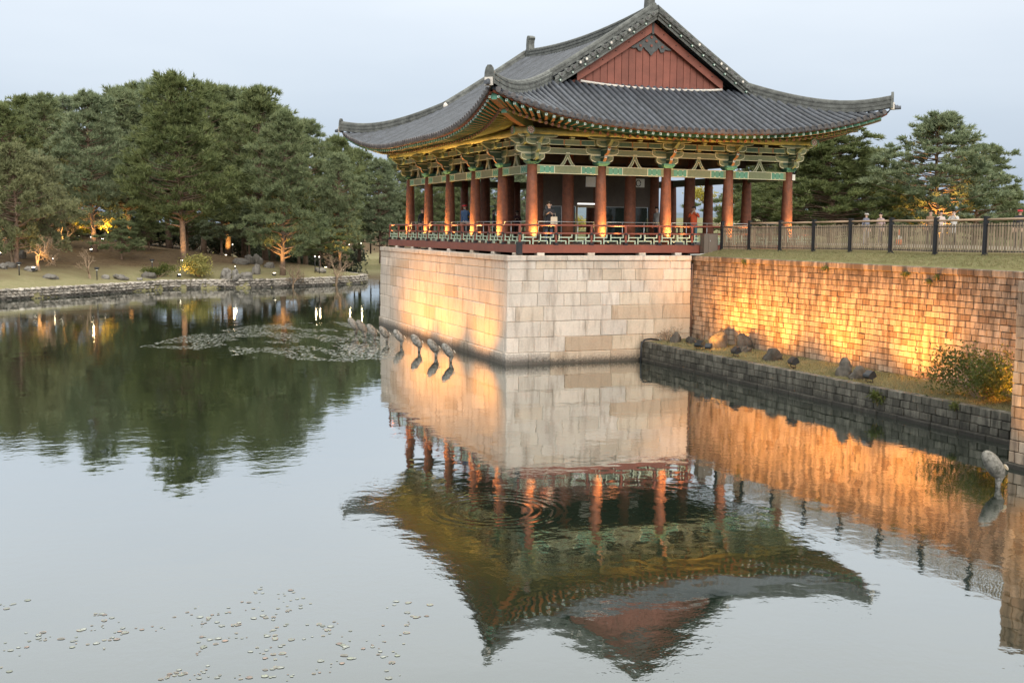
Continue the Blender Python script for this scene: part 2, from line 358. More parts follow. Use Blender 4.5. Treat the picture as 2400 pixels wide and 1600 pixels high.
grid_obj('upper_lawn', lx, ly, lawn_h(lx, ly), M_LAWN, label='dry cropped lawn above the brick retaining wall')
yy = np.concatenate([np.linspace(-1.336, 60, 60), np.linspace(65, 1500, 40)]); uu = np.concatenate([[-.8, -.05], np.linspace(0, 18, 30), np.linspace(21, 80, 20), np.linspace(90, 900, 20)])
lx, ly = np.meshgrid(uu, yy); lx = lx+12.6+.5*np.clip(ly-16.6, 0, 90)
lz_ = lawn_h(lx, ly)-.002; lz_[:, 0] = -.7
grid_obj('far_lawn', lx, ly, lz_, M_LAWN, label='lawn stretching away behind the pavilion')
def bank_h(x, y): return .70+.07*np.clip((x-4.2)/2, 0, 1)+.05*(vnoise(x*2, y*2, 1.3, 9)-.3)
lx, ly = np.meshgrid(np.linspace(4.12, 6.36, 24), np.linspace(-21.4, -1.45, 120))
grid_obj('ledge_soil', lx, ly, bank_h(lx, ly), M_SOIL, label='narrow grassy ledge at the foot of the brick wall')
b = MB(); b.grid([[(x, y, -.8) for x in (-1500, 0, 1500)] for y in (-600, 800, 2500)])
tag(b.obj('ground', M_GARDEN), 'ground sheet under the pond running to the horizon', kind='structure')
# distant wooded hill seen between the columns
M_HILL = plain('hazed_hill_woods', (.10, .14, .17), .95, .25, .02, rv=0)  # blue-grey of the hazy air put into the woods' colour
hx, hy = np.meshgrid(np.linspace(330, 2100, 60), np.linspace(650, 1500, 30))
hh = 6+30*np.exp(-((hy-1100)/240)**2)*(.55+.6*vnoise(hx, hy*.0, 330, 4))+5*vnoise(hx, hy, 70, 6)
grid_obj('hill', hx, hy, hh*np.clip((hy-650)/200, 0, 1)-1, M_HILL, label='low wooded hill on the horizon behind the pavilion')
# ------------------------------------------------------------------ stone terrace
def block_mesh(w_, h_, d_, mat, ch=.022, jig=.014, r_=rnd):
    """front face looks along -Y, centred; chamfered edges, slightly uneven corners"""
    b = MB(); x, z = w_/2, h_/2; j = lambda: r_.uniform(-jig, jig)
    o = [(-x, -z), (x, -z), (x, z), (-x, z)]
    vs_ = [(px*1.0, -d_/2+ch, pz) for px, pz in o]+[((px-math.copysign(ch, px))+j(), -d_/2+j()*.8, (pz-math.copysign(ch, pz))+j()) for px, pz in o]+[(px, d_/2, pz) for px, pz in o]
    b.add(vs_, [(4, 5, 6, 7)]+[(i, (i+1) % 4, 4+(i+1) % 4, 4+i) for i in range(4)]+[(8+i, 8+(i+1) % 4, (i+1) % 4, i) for i in range(4)])
    return b.mesh('stone', mat)
TX0, TY0, TZ = -1.45, -1.22, 4.02
LEFTLEN = 18.1; AL = .0165; AR = -.0222
terr = thing('stone_terrace', 'tall granite terrace in the pond carrying the tiled pavilion', 'terrace', (5, 7, 0))
dL = Vector((math.sin(AL), math.cos(AL), 0)); dR = Vector((math.cos(AR), math.sin(AR), 0))
c0 = Vector((TX0, TY0, 0)); cL = c0+dL*LEFTLEN; cR = c0+dR*7.66
b = MB()
ins = .12
pl = [c0+(dL+dR)*ins, cR+Vector((6.9, .03, 0))+dL*ins, cR+Vector((6.9, 17, 0)), cL+dR*ins-dL*.1]
b.add([Vector((p.x, p.y, -.7)) for p in pl]+[Vector((p.x, p.y, TZ-.06)) for p in pl], [(3, 2, 1, 0), (4, 5, 6, 7)]+[(i, (i+1) % 4, 4+(i+1) % 4, 4+i) for i in range(4)])
b.obj('core', M_CORE, terr)
ZC = [4.02, 3.82, 3.51, 3.08, 2.62, 2.13, 1.58, .99, .435, -.25]
RJ = [[-1.47, -.72, .02, .91, 3.05, 5.21, 6.14], [-1.47, -.34, .88, 2.0, 3.05, 4.09, 5.28, 6.14], [-1.47, -.69, -.04, .52, 1.33, 1.82, 2.37, 3.18, 3.77, 4.98, 6.14],
      [-1.47, -.89, -.22, .52, 1.73, 2.65, 3.58, 4.15, 5.44, 6.14], [-1.47, -.28, .21, .8, 1.48, 2.31, 3.11, 4.41, 5.86, 6.14], [-1.47, -1.14, -.03, 1.09, 2.77, 4.98, 6.14],
      [-1.47, -.16, .4, 1.69, 2.32, 3.43, 4.6, 6.14], [-1.47, -1.01, -.4, .85, 2.81, 4.09, 6.14], [-1.47, -.66, .23, 2.72, 4.06, 6.14]]
def course_off(z): return .07*(1-z/4.0)
for ci in range(9):
    z1, z0 = ZC[ci], ZC[ci+1]; off = course_off((z0+z1)/2)+(.05 if ci == 0 else 0)+(.05 if ci == 8 else 0); g = .006
    js = RJ[ci]
    nm = 'cap_stone' if ci == 0 else 'stone'
    for a, e in zip(js[:-1], js[1:]):
        a2 = a+TX0*-1+TX0; first = a == js[0]
        s0 = (a-TX0) if not first else -off; s1 = e-TX0+(.06 if e == js[-1] else 0)
        mid = c0+dR*((s0+s1)/2); n = Vector((dR.y, -dR.x, 0))
        p = mid+n*(off-.20+rnd.uniform(-.006, .006))
        och = (ci == 4 and a > 3) or (ci == 5 and a > 2.5) or (ci == 6 and a > 3.3) or (ci == 7 and a > .8) or (ci == 8 and a > .2)  # lower right blocks, where lamp warmth is painted into the ochre
        mk(nm, block_mesh(s1-s0-g, z1-z0-g, .42, M_OCHRE_LIT if och else M_STONE), terr, T(p.x, p.y, (z0+z1)/2) @ RZ(AR))
    # left long face (seen foreshortened)
    s = .225
    while s < LEFTLEN-.2:
        ln = rnd.choice((.9, 1.15, 1.4, 1.7, 2.1)) if ci else rnd.uniform(1.3, 2.2)
        if s+ln > LEFTLEN-.7: ln = LEFTLEN-s
        n = Vector((-dL.y, dL.x, 0)); p = c0+dL*(s+ln/2)+n*(off-.20+rnd.uniform(-.006, .006))
        mk(nm, block_mesh(ln-g, z1-z0-g, .42, M_STONE), terr, T(p.x, p.y, (z0+z1)/2) @ RZ(-math.pi/2-AL))
        s += ln
# ------------------------------------------------------------------ coursed walls
def coursed_wall(root, P0, P1, nrm, z0, z1, courses, bw, mat, keep, near, name='brick', depth=.3, jig=.012, off=.012, capz=None, variants=6, batter=0.0, seed=1, meshes=None, rot=.012):
    """bricks between P0 and P1 (xy), facing nrm; the `keep` bricks nearest the point `near` become parts, the rest one part of kind stuff"""
    rr = random.Random(seed); P0, P1 = Vector((*P0, 0)), Vector((*P1, 0)); L_ = (P1-P0).length; d_ = (P1-P0)/L_; n = Vector((*nrm, 0))
    ang = math.atan2(d_.y, d_.x); 
    if (RZ(ang) @ Vector((0, -1, 0))).dot(n) < 0: ang += math.pi
    vm = meshes or [block_mesh(1, 1, 1, mat, ch=.03, jig=.02, r_=rr) for _ in range(variants)]
    variants = len(vm)
    items = []; hh = (z1-z0)/courses; z = z0
    for ci in range(courses):
        h_ = hh; s = -rr.uniform(0, bw)
        while s < L_:
            w_ = bw*rr.uniform(.72, 1.32); a, e = max(s, 0), min(s+w_, L_)
            if e-a > .05:
                p = P0+d_*((a+e)/2)+n*(rr.uniform(-off, off)-depth/2+batter*(1-(z-z0)/(z1-z0)))
                items.append(((p-Vector((*near, 0))).length+rr.uniform(0, .01), T(p.x, p.y, z+h_/2+rr.uniform(-.004, .004)) @ RZ(ang+rr.uniform(-rot, rot)) @ Matrix.Rotation(rr.uniform(-rot, rot), 4, 'Y') @ SCL(e-a-.014-rr.uniform(0, .010), depth, h_-.013-rr.uniform(0, .010)), rr.randrange(variants)))
            s += w_
        z += h_
    items.sort(key=lambda q: q[0])
    for k, (_, M, v) in enumerate(items[:keep]): mk(name, vm[v], root, M)
    if len(items) > keep:
        b = MB()
        for _, M, v in items[keep:]:
            me = vm[v]; b.add([M @ q.co for q in me.vertices], [list(f.vertices) for f in me.polygons])
        tag(b.obj(name+'work', mat, root), kind='stuff')
bw = thing('retaining_wall', 'long weathered brick-shaped stone wall lit by floodlights, right of the terrace', 'wall', (6.3, -11, .7))
b = MB(); b.box((6.62, -11.4, 1.75), (.5, 20.1, 4.35)); b.obj('core', M_CORE, bw)
coursed_wall(bw, (6.3, -1.38), (6.3, -21.4), (-1, 0), .62, 3.82, 18, .30, M_BRICK, 300, (6.3, -21.4), seed=3)
s = -1.36
while s > -21.3:
    ln = rnd.uniform(.5, .85); ln = min(ln, s+21.45)
    mk('coping_stone', block_mesh(ln-.008, .19, .55, M_BRICK, ch=.02, jig=.012), bw, T(6.3+.235+rnd.uniform(-.008, .008), s-ln/2, 3.915) @ RZ(-math.pi/2)); s -= ln
lw = thing('ledge_wall', 'low dark mossy stone wall holding the grassy ledge above the water', 'wall', (4, -11, 0))
b = MB(); b.box((4.3, -11.4, .15), (.42, 19.95, 1.08)); b.obj('core', M_CORE, lw)
coursed_wall(lw, (4.0, -1.42), (4.0, -21.4), (-1, 0), .12, .74, 3, .34, M_LEDGE, 300, (4, -21.4), name='stone', depth=.28, off=.02, seed=5)
s = -1.45
while s > -21.3:
    ln = min(rnd.uniform(.7, 1.3), s+21.42)
    mk('plinth_stone', block_mesh(ln-.01, .42, .34, M_LEDGE, ch=.03, jig=.02), lw, T(3.92+.17+rnd.uniform(-.015, .015), s-ln/2, -.09) @ RZ(-math.pi/2)); s -= ln
nw = thing('wall_spur', 'lit stone wall corner at the right edge of the picture', 'wall', (2.1, -22.5, 0))
b = MB(); b.box((4.4, -28.5, 1.7), (4.35, 13.9, 4.4)); b.obj('core', M_CORE, nw)
coursed_wall(nw, (2.02, -21.42), (2.02, -24.4), (-1, 0), .1, 4.0, 16, .36, M_BRICK, 300, (2, -21), name='block', depth=.34, seed=8)
coursed_wall(nw, (2.02, -24.4), (2.02, -35.4), (-1, 0), .1, 4.0, 16, .36, M_BRICK, 0, (2, -21), name='block', depth=.34, seed=11)
coursed_wall(nw, (2.3, -21.42), (6.3, -21.42), (0, 1), .1, 4.0, 16, .42, M_BRICK, 0, (2, -21), name='block', depth=.3, seed=9)
mk('plinth_stone', block_mesh(14.0, .5, .42, M_LEDGE), nw, T(2.02+.1, -28.4, -.15) @ RZ(-math.pi/2))
lx, ly = np.meshgrid(np.linspace(2.3, 6.42, 8), np.linspace(-60, -21.6, 40)); grid_obj('spur_lawn', lx, ly, 4.0+.0*lx, M_LAWN, label='lawn on top of the wall spur')
pp = thing('drain_pipe', 'thin brown drain pipe in the corner where the terrace meets the brick wall', 'pipe', (6.2, -1.44, .7))
b = MB(); b.tube([(6.21, -1.47, .72), (6.21, -1.47, 3.7)], .032, 8)
b.obj('tube', plain('brown_pipe', (.16, .10, .075), .6), pp)
b = MB(); [b.box((6.21, -1.45, z), (.1, .09, .03)) for z in (1.2, 2.4, 3.5)]; b.obj('clamp', M_IRON, pp)
hs = thing('hose', 'dark hose hanging over the end of the ledge wall into the water', 'hose', (3.95, -1.75, 0))
b = MB(); b.tube([(4.7, -1.62, .78), (4.3, -1.7, .84), (4.0, -1.75, .82), (3.86, -1.77, .66), (3.84, -1.78, .3), (3.84, -1.78, -.2)], .035, 8); b.obj('tube', M_IRON, hs)
b = MB(); b.tube([(4.7, -1.62, .78), (4.8, -1.6, .775)], .045, 8); b.obj('coupling', M_STEEL, hs)
UP_E, EAVE_E, FL_E = 300.0, 160.0, 105.0
# ------------------------------------------------------------------ pavilion
PW, PL = 11.61, 15.52
XS = [0, 2.91, 5.805, 8.70, 11.61]
YS = [0, 2.98, 6.10, 9.42, 12.54, 15.52]
FLOOR, ZCOL = 4.42, 7.43
pav = thing('pavilion', 'open Korean pavilion with red columns, painted green brackets and grey tiled hip-and-gable roof', 'pavilion', (5.8, 7.76, 4.02))
# columns
b = MB(); b.lathe([(.222, 0), (.232, .5), (.232, 1.0), (.222, 1.6), (.203, 2.3), (.178, ZCOL-FLOOR)], 20)
cme = b.mesh('column', M_COLUMN)
b = MB(); b.lathe([(.245, 0), (.25, 1.2), (.235, 2.5), (.21, 4.3)], 18)
ime = b.mesh('inner_column', M_COLUMN)
per = [(x, 0) for x in XS]+[(x, PL) for x in XS]+[(0, y) for y in YS[1:-1]]+[(PW, y) for y in YS[1:-1]]
for x, y in per: mk('column', cme, pav, T(x, y, FLOOR))
for x, y in [(2.91, 2.98), (5.805, 2.98), (8.70, 2.98), (2.91, 6.1), (8.70, 6.1), (2.91, 9.42), (8.70, 9.42), (2.91, 12.54), (5.805, 12.54), (8.70, 12.54)]:
    mk('inner_column', ime, pav, T(x, y, FLOOR))
# deck, beams, footings
DR = .83
b = MB(); b.box((PW/2, PL/2, FLOOR-.06), (PW+2*DR-.1, PL+2*DR-.1, .12)); b.obj('floor', plain('deck_boards', (.16, .10, .07), .6, .3, 2.0), pav)
def side_frame(side):
    """matrix with local +x along the face, local -y outwards, origin at the face's first column"""
    return {'front': Matrix.Identity(4), 'left': T(0, PL, 0) @ RZ(-math.pi/2), 'back': T(PW, PL, 0) @ RZ(math.pi), 'right': T(PW, 0, 0) @ RZ(math.pi/2)}[side]
SLEN = {'front': PW, 'left': PL, 'back': PW, 'right': PL}
SCOLS = {'front': XS, 'back': XS, 'left': YS, 'right': YS}
for sd_ in SLEN:
    F = side_frame(sd_); L_ = SLEN[sd_]; lo = -DR-.06 if sd_ in ('front', 'back') else -DR+.06; 
    b = MB(); b.box(((L_)/2, -DR, 4.26), (L_-2*lo, .14, .30)); b.obj('deck_beam', M_RED, pav, F)
b = MB(); b.box((-DR-.02, -DR-.02, 4.24), (.18, .18, .34)); b.box((-DR-.02, -DR-.02, 4.47), (.2, .2, .1)); b.obj('corner_bracket', M_IRON, pav)
fm = block_mesh(.30, .12, .30, M_STONE)
for x in [.4, 2.5, 4.7, 6.3]: mk('footing_stone', fm, pav, T(x-.4, -DR+.05, 4.055))
for y in [-.5, 1.7, 4.1, 7.0, 9.6, 12.3, 14.9]: mk('footing_stone', fm, pav, T(-DR+.05, y, 4.055) @ RZ(-math.pi/2))
# railing
pm = MB(); pm.box((0, 0, .36), (.075, .075, .72)); pm.box((0, -.012, .03), (.15, .13, .10), mi=1); pm.box((0, -.012, .41), (.10, .11, .07), mi=1)
pm = pm.mesh('railing_post', [M_RED, M_IRON])
def lattice_mesh(w_):
    b = MB(); h_ = .36; bt = .035; a = w_/4.0
    def bar(x0, z0, x1, z1): b.box(((x0+x1)/2, 0, (z0+z1)/2), (abs(x1-x0)+bt, .035, abs(z1-z0)+bt))
    for k in range(2):
        o = k*2*a-w_/2+.10
        bar(o, h_*.36, o, h_*.97); bar(o+.04, h_*.70, o+1.5*a, h_*.70); bar(o+1.5*a, h_*.74, o+1.5*a, h_*.97)
        bar(o-.06, h_*.33, o+.8*a, h_*.33); bar(o+.8*a, h_*.03, o+.8*a, h_*.28)
        bar(o+1.15*a, h_*.03, o+1.15*a, h_*.64); bar(o+1.19*a, h_*.33, o+1.85*a, h_*.33)
    return b.mesh('lattice', M_MINT)
for sd_, n, stop in (('front', 9, 9), ('left', 11, 11), ('right', 11, 11), ('back', 9, 9)):
    F = side_frame(sd_); L_ = SLEN[sd_]+2*DR; st = L_/n; lm = lattice_mesh(st-.06)
    for i in range(n):
        mk('railing_post', pm, pav, F @ T(-DR+i*st, -DR, FLOOR))
        if sd_ in ('front', 'left'): mk('lattice', lm, pav, F @ T(-DR+(i+.5)*st, -DR, FLOOR+.02))
        b = MB(); b.box((0, 0, 0), (st-.085, .07, .055)); mk('mid_rail', b.mesh('mid_rail', M_RED), pav, F @ T(-DR+(i+.5)*st, -DR, FLOOR+.425))
    b = MB(); b.tube([(-DR-(.12 if sd_ in ('front', 'back') else .0), -DR, FLOOR+.72), (SLEN[sd_]+DR, -DR, FLOOR+.72)], .037, 10); b.obj('top_rail', M_RED, pav, F)
# slim steel safety rail behind the timber one
for sd_ in ('front', 'left'):
    F = side_frame(sd_); cs = SCOLS[sd_]
    for a, e in zip(cs[:-1], cs[1:]):
        b = MB(); b.tube([(a+.28, -.02, FLOOR), (a+.28, -.02, 5.28), (e-.28, -.02, 5.28), (e-.28, -.02, FLOOR)], .016, 6)
        for k in (1, 2): b.tube([(a+(e-a)*k/3, -.02, FLOOR), (a+(e-a)*k/3, -.02, 5.28)], .013, 6)
        b.obj('steel_rail', M_STEEL, pav, F)
# lintels, struts, beams, brackets
def lintel_mesh(l):
    b = MB(); h_, t = .32, .17; e = min(.66, l*.26)
    b.box((0, 0, 0), (l, t, h_), mi=0)
    for s_ in (-1, 1):
        b.box((s_*(l/2-e/2-.09), -t/2-.002, 0), (e-.06, .008, h_-.07), mi=1)
        b.box((s_*(l/2-e-.06), -t/2-.004, 0), (.032, .014, h_-.01), mi=2)
        for q in (-.11, .11):
            b.box((s_*(l/2-e/2-.09)+q, -t/2-.007, 0), (.02, .008, .11), mi=3); b.box((s_*(l/2-e/2-.09)+q, -t/2-.0065, .095), (.075, .007, .02), mi=2); b.box((s_*(l/2-e/2-.09)+q, -t/2-.0065, -.095), (.075, .007, .02), mi=2)
    for z in (-1, 1): b.box((0, -t/2-.003, z*(h_/2-.013)), (l-.02, .012, .022), mi=2)
    return b.mesh('lintel', [M_OLIVE, M_TEAL, M_CREAM, M_DKGREEN])
def arm_poly(l, h_, r_=.28, lip=.5):
    q = l/2; k = [(-q, h_), (-q, h_*lip)]
    for i in range(1, 5):
        w_ = i/4*math.pi/2; k.append((-q+r_*(1-math.cos(w_)), h_*lip*(1-math.sin(w_))))
    return k+[(-x, z) for x, z in reversed(k)]
def outlined(b, poly, M, d, body=0, trim=1, t=.026):
    """profile slab with a raised painted outline along its lower edge on both faces"""
    b.prism(poly, M, d, body)
    cx = sum(p[0] for p in poly)/len(poly); cz = sum(p[1] for p in poly)/len(poly)
    for s_ in (-1, 1):
        n = len(poly)
        inn = [(cx+(x-cx)*(1-t*2.0/max(.2, abs(x-cx)+.05)*.5 if abs(x-cx) > .05 else 1), z+(t if z < cz else -t)) for x, z in poly]
        vs_ = [M @ Vector((x, s_*(d/2+.006), z)) for x, z in poly]+[M @ Vector((x, s_*(d/2+.006), z)) for x, z in inn]
        b.add(vs_, [([i, (i+1) % n, n+(i+1) % n, n+i] if s_ < 0 else [n+i, n+(i+1) % n, (i+1) % n, i]) for i in range(n)], trim)
def soro(b, x, y, z, w_=.15, h_=.11):
    b.add([(x+a*w_*.36, y+c*w_*.36, z) for a, c in ((-1, -1), (1, -1), (1, 1), (-1, 1))]+[(x+a*w_*.5, y+c*w_*.5, z+h_*.6) for a, c in ((-1, -1), (1, -1), (1, 1), (-1, 1))]+[(x+a*w_*.5, y+c*w_*.5, z+h_) for a, c in ((-1, -1), (1, -1), (1, 1), (-1, 1))],
          [(0, 1, 5, 4), (1, 2, 6, 5), (2, 3, 7, 6), (3, 0, 4, 7), (8, 9, 10, 11)], 0)
    b.add([(x+a*w_*.5, y+c*w_*.5, z+h_*.6) for a, c in ((-1, -1), (1, -1), (1, 1), (-1, 1))]+[(x+a*w_*.5, y+c*w_*.5, z+h_) for a, c in ((-1, -1), (1, -1), (1, 1), (-1, 1))], [(0, 1, 5, 4), (1, 2, 6, 5), (2, 3, 7, 6), (3, 0, 4, 7)], 1)
BM = [M_OLIVE, M_CREAM, M_TEAL, M_ORANGE_LIT, M_WHITEP, M_DKGREEN, M_GABLE]
b = MB()
b.add([(a*.17, c*.17, 0) for a, c in ((-1, -1), (1, -1), (1, 1), (-1, 1))]+[(a*.25, c*.25, .10) for a, c in ((-1, -1), (1, -1), (1, 1), (-1, 1))]+[(a*.25, c*.25, .17) for a, c in ((-1, -1), (1, -1), (1, 1), (-1, 1))],
      [(0, 1, 5, 4), (1, 2, 6, 5), (2, 3, 7, 6), (3, 0, 4, 7), (4, 5, 9, 8), (5, 6, 10, 9), (6, 7, 11, 10), (7, 4, 8, 11), (8, 9, 10, 11)], 0)
capm = b.mesh('capital', [M_TEAL])
def armset(l, h_, z, o, ends=True):
    b = MB(); outlined(b, arm_poly(l, h_), T(0, o, z), .13, 0, 1)
    b.prism([(-l/2+.14, h_*.9), (-l/2+.2, h_*.55), (l/2-.2, h_*.55), (l/2-.14, h_*.9)], T(0, o-.002, z), .142, 5)
    if ends:
        for x in (-l/2+.09, l/2-.09): soro(b, x, o, z+h_)
    return b.mesh('bracket_arm', BM)
A1 = armset(.98, .27, .14, 0); A2 = armset(1.42, .26, .42, -.02); A3 = armset(.96, .25, .70, -.47); A4 = armset(1.62, .13, .97, -.50, False)
def tongue(o0, o1, z, h_, tip):
    """arm that points outwards (-y) from the wall plane"""
    b = MB(); P_ = [(o0, h_), (o0, 0), (o1-.22, 0), (o1-.08, .05), (o1, h_*.42), (o1+tip, h_)]
    M = T(0, 0, z) @ RZ(-math.pi/2)
    b.prism([(x, zz) for x, zz in P_], M, .125, 5, 3); b.prism([(o0+.3, h_*.62), (o1-.06, h_*.62), (o1-.02, h_*.74), (o0+.3, h_*.74)], M, .137, 1)  # edge faces in orange, lamp glow from below painted in
    b.box((0, -o1-tip*.55-.0, z+h_*.74), (.095, .02, .10), mi=4); b.box((0, -o1-tip*.55-.008, z+h_*.74), (.045, .02, .045), mi=5)
    return b.mesh('bracket_tongue', BM)
T1 = tongue(-.35, .36, .13, .30, .05); T2 = tongue(-.35, .62, .42, .28, .06)
def beak():
    b = MB(); outlined(b, [(-.4, 0), (.62, 0), (.98, .26), (.62, .28), (-.4, .28)], T(0, 0, .70) @ RZ(-math.pi/2), .13, 0, 1)
    b.prism([(.30, .01), (.44, .01), (.34, .27), (.20, .27)], T(0, 0, .70) @ RZ(-math.pi/2), .146, 6)
    return b.mesh('bracket_tongue', BM)
T3 = beak()
def bracket(F, x, corner=False):
    c = mk('capital', capm, pav, F @ T(x, 0, ZCOL))
    for me in (A1, A2, A3, A4): mk('bracket_arm', me, c, F @ T(x, 0, ZCOL))
    for me in (T1, T2, T3): mk('bracket_tongue', me, c, F @ T(x, 0, ZCOL))
    return c
b = MB()
pts = [(-.30, 0), (-.24, .06), (-.15, .19), (-.085, .33), (-.06, .40), (.06, .40), (.085, .33), (.15, .19), (.24, .06), (.30, 0), (.17, 0), (.10, .10), (.04, .22), (0, .30), (-.04, .22), (-.10, .10), (-.17, 0)]
left_half = pts[:5]+[(0, .40), (0, .30), (-.04, .22), (-.10, .10), (-.17, 0)]
for sgn in (1, -1):
    pf = [(sgn*x, z) for x, z in left_half]
    if sgn < 0: pf = list(reversed(pf))
    b.prism(pf, Matrix.Identity(4), .09, 0)
for i in range(4):
    for sgn in (1, -1):
        for q in (pts[:5], [(-.17, 0), (-.10, .10), (-.04, .22), (0, .30)]):
            if i < len(q)-1:
                (x0, z0), (x1, z1) = q[i], q[i+1]; b.tube([(sgn*x0, -.05, z0), (sgn*x1, -.05, z1)], .012, 4, mi=1, smooth=False)
soro(b, 0, 0, .40, .17, .09)
strm = b.mesh('splayed_strut', BM)
b = MB(); soro(b, 0, 0, 0, .17, .09); som = b.mesh('bearing_block', BM)
def beam_mesh(name, l, h_, t, mats):
    b = MB(); b.box((0, 0, 0), (l, t, h_), mi=0)
    for z in (-1, 1): b.box((0, -t/2-.003, z*(h_/2-.012)), (l, .012, .022), mi=1)
    return b.mesh(name, mats)
def board_mesh(l):
    b = MB(); b.box((0, 0, 0), (l, .08, .21), mi=0)
    for z in (-1, 1): b.box((0, -.043, z*.093), (l, .01, .018), mi=1)
    for s_ in (-1, 1):
        b.box((s_*(l/2-.62), -.044, 0), (.05, .012, .2), mi=2); b.box((s_*(l/2-.32), -.042, 0), (.5, .008, .16), mi=3)
    return b.mesh('upper_board', [M_OLIVE, M_CREAM, M_ORANGE_LIT, M_DKGREEN])
M_PURLIN = plain('purlin_paint', (.40, .33, .12), .5, .35, 4.0)
def disc_mat():
    m, nt, b = _mat('lotus_disc_paint'); tc = nd(nt, 'ShaderNodeTexCoord'); sep = nd(nt, 'ShaderNodeSeparateXYZ', i_0=tc.outputs['Object'])
    ang = math_(nt, 'ARCTAN2', sep.outputs['Z'], sep.outputs['X']); rad = math_(nt, 'SQRT', math_(nt, 'ADD', math_(nt, 'MULTIPLY', sep.outputs['X'], sep.outputs['X']), math_(nt, 'MULTIPLY', sep.outputs['Z'], sep.outputs['Z'])))
    pet = math_(nt, 'GREATER_THAN', math_(nt, 'SINE', math_(nt, 'MULTIPLY', ang, 10)), -.1)
    ring = math_(nt, 'MULTIPLY', pet, math_(nt, 'MULTIPLY', math_(nt, 'GREATER_THAN', rad, .055), math_(nt, 'LESS_THAN', rad, .125)))
    c = mix_(nt, ring, (.24, .075, .05), (.62, .56, .48)); c = mix_(nt, math_(nt, 'LESS_THAN', rad, .028), c, (.7, .66, .6)); c = mix_(nt, math_(nt, 'GREATER_THAN', rad, .132), c, (.15, .3, .2))
    nt.links.new(c, b.inputs['Base Color']); b.inputs['Roughness'].default_value = .6; return m
M_DISC = disc_mat()
for sd_ in SLEN:
    F = side_frame(sd_); cs = SCOLS[sd_] if sd_ in ('front', 'right') else [SLEN[sd_]-q for q in reversed(SCOLS[sd_])]
    seen = sd_ in ('front', 'left')
    for a, e in zip(cs[:-1], cs[1:]):
        m_, l = (a+e)/2, e-a
        mk('lintel', lintel_mesh(l-.34), pav, F @ T(m_, 0, ZCOL-.175))
        mk('wall_beam', beam_mesh('wall_beam', l-.02, .23, .14, [M_OLIVE, M_CREAM]), pav, F @ T(m_, 0, 7.955))
        mk('upper_board', board_mesh(l-.98), pav, F @ T(m_, -.42, 8.255))
        if seen:
            mk('splayed_strut', strm, pav, F @ T(m_, 0, ZCOL-.01))
            mk('bearing_block', som, pav, F @ T(m_, -.0, 8.07)); mk('bearing_block', som, pav, F @ T(m_, -.42, 8.36))
    L_ = SLEN[sd_]
    o = .5 if sd_ in ('front', 'back') else .5
    b = MB(); b.tube([(-.98, -.50, 8.62), (L_+.98, -.50, 8.62)], .135, 14); p_ = b.obj('purlin', M_PURLIN, pav, F)
    for x in cs:
        if seen or x in (cs[0], cs[-1]): bracket(F, x)
    for xe, sg in ((-.98, -1), (L_+.98, 1)):
        b = MB(); n = 20; b.add([(0, 0, 0)]+[(.155*math.cos(2*math.pi*k/n), 0, .155*math.sin(2*math.pi*k/n)) for k in range(n)], [(0, 1+k, 1+(k+1) % n) for k in range(n)])
        b.tube([(0, .004, 0), (0, .05, 0)], .155, n, caps=True)
        mk('purlin_end', b.mesh('purlin_end', M_DISC), p_, F @ T(xe+sg*.05, -.50, 8.62) @ RZ(sg*math.pi/2))
    b = MB(); b.box((L_/2, .12, 8.55), (L_-.1, .05, .95)); b.obj('wall_plate', M_DARKWOOD, pav, F)
b = MB(); b.box((PW/2, PL/2, 8.92), (PW-.5, PL-.5, .06)); b.obj('ceiling', M_DARKWOOD, pav)
for y in YS[1:-1]:
    b = MB(); b.box((PW/2, y, 7.9), (PW-.3, .26, .36)); b.obj('cross_beam', M_DARKWOOD, pav)
for x in (2.91, 8.7):
    b = MB(); b.box((x, PL/2, 8.3), (.24, PL-6, .3)); b.obj('long_beam', M_DARKWOOD, pav)
# partition room in the middle of the hall
M_PLASTER = plain('grey_brown_plaster', (.13, .11, .092), .8, .2, 2.0)
def glass_mat():
    m, nt, b = _mat('dark_glass'); b.inputs['Base Color'].default_value = (.05, .07, .06, 1); b.inputs['Roughness'].default_value = .06
    b.inputs['Transmission Weight'].default_value = .35; b.inputs['IOR'].default_value = 1.45; return m
M_GLASS = glass_mat()
room = [((2.95, 9.0), 6.1)]
b = MB(); b.box((4.35, 6.1, 6.72), (2.5, .1, 1.4)); b.box((7.15, 6.1, 6.72), (2.6, .1, 1.4)); b.box((8.55, 6.1, 5.72), (.24, .12, 3.4)); b.box((3.15, 6.1, 5.72), (.2, .12, 3.4)); b.obj('partition', M_PLASTER, pav)
for x0, x1 in ((3.3, 4.05), (4.05, 4.75), (6.1, 7.25), (7.25, 8.4)):
    b = MB(); b.box(((x0+x1)/2, 6.1, 5.22), (x1-x0-.04, .02, 1.58)); b.obj('glass_panel', M_GLASS, pav)
    b = MB(); b.box(((x0+x1)/2, 6.09, 6.01), (x1-x0, .05, .03)); b.box((x0, 6.09, 5.22), (.03, .05, 1.6)); b.obj('panel_frame', M_STEEL, pav)
b = MB(); b.box((4.8, 6.08, 5.2), (.07, .08, 1.6)); b.box((5.95, 6.08, 5.2), (.07, .08, 1.6)); b.box((5.37, 6.08, 6.0), (1.2, .08, .07)); b.obj('door_frame', plain('pale_door_timber', (.38, .30, .18), .6), pav)
b = MB(); b.box((5.37, 6.05, 6.13), (1.1, .05, .06)); b.obj('lit_sign', emit('white_light_box', (1, .96, .9), .7), pav)
b = MB(); b.box((4.25, 3.3, 6.98), (.75, .05, .42)); b.obj('hanging_board', M_WHITEP, pav)
b = MB(); b.box((6.3, 3.3, 6.98), (.7, .04, .36)); b.obj('hanging_board', M_WHITEP, pav)
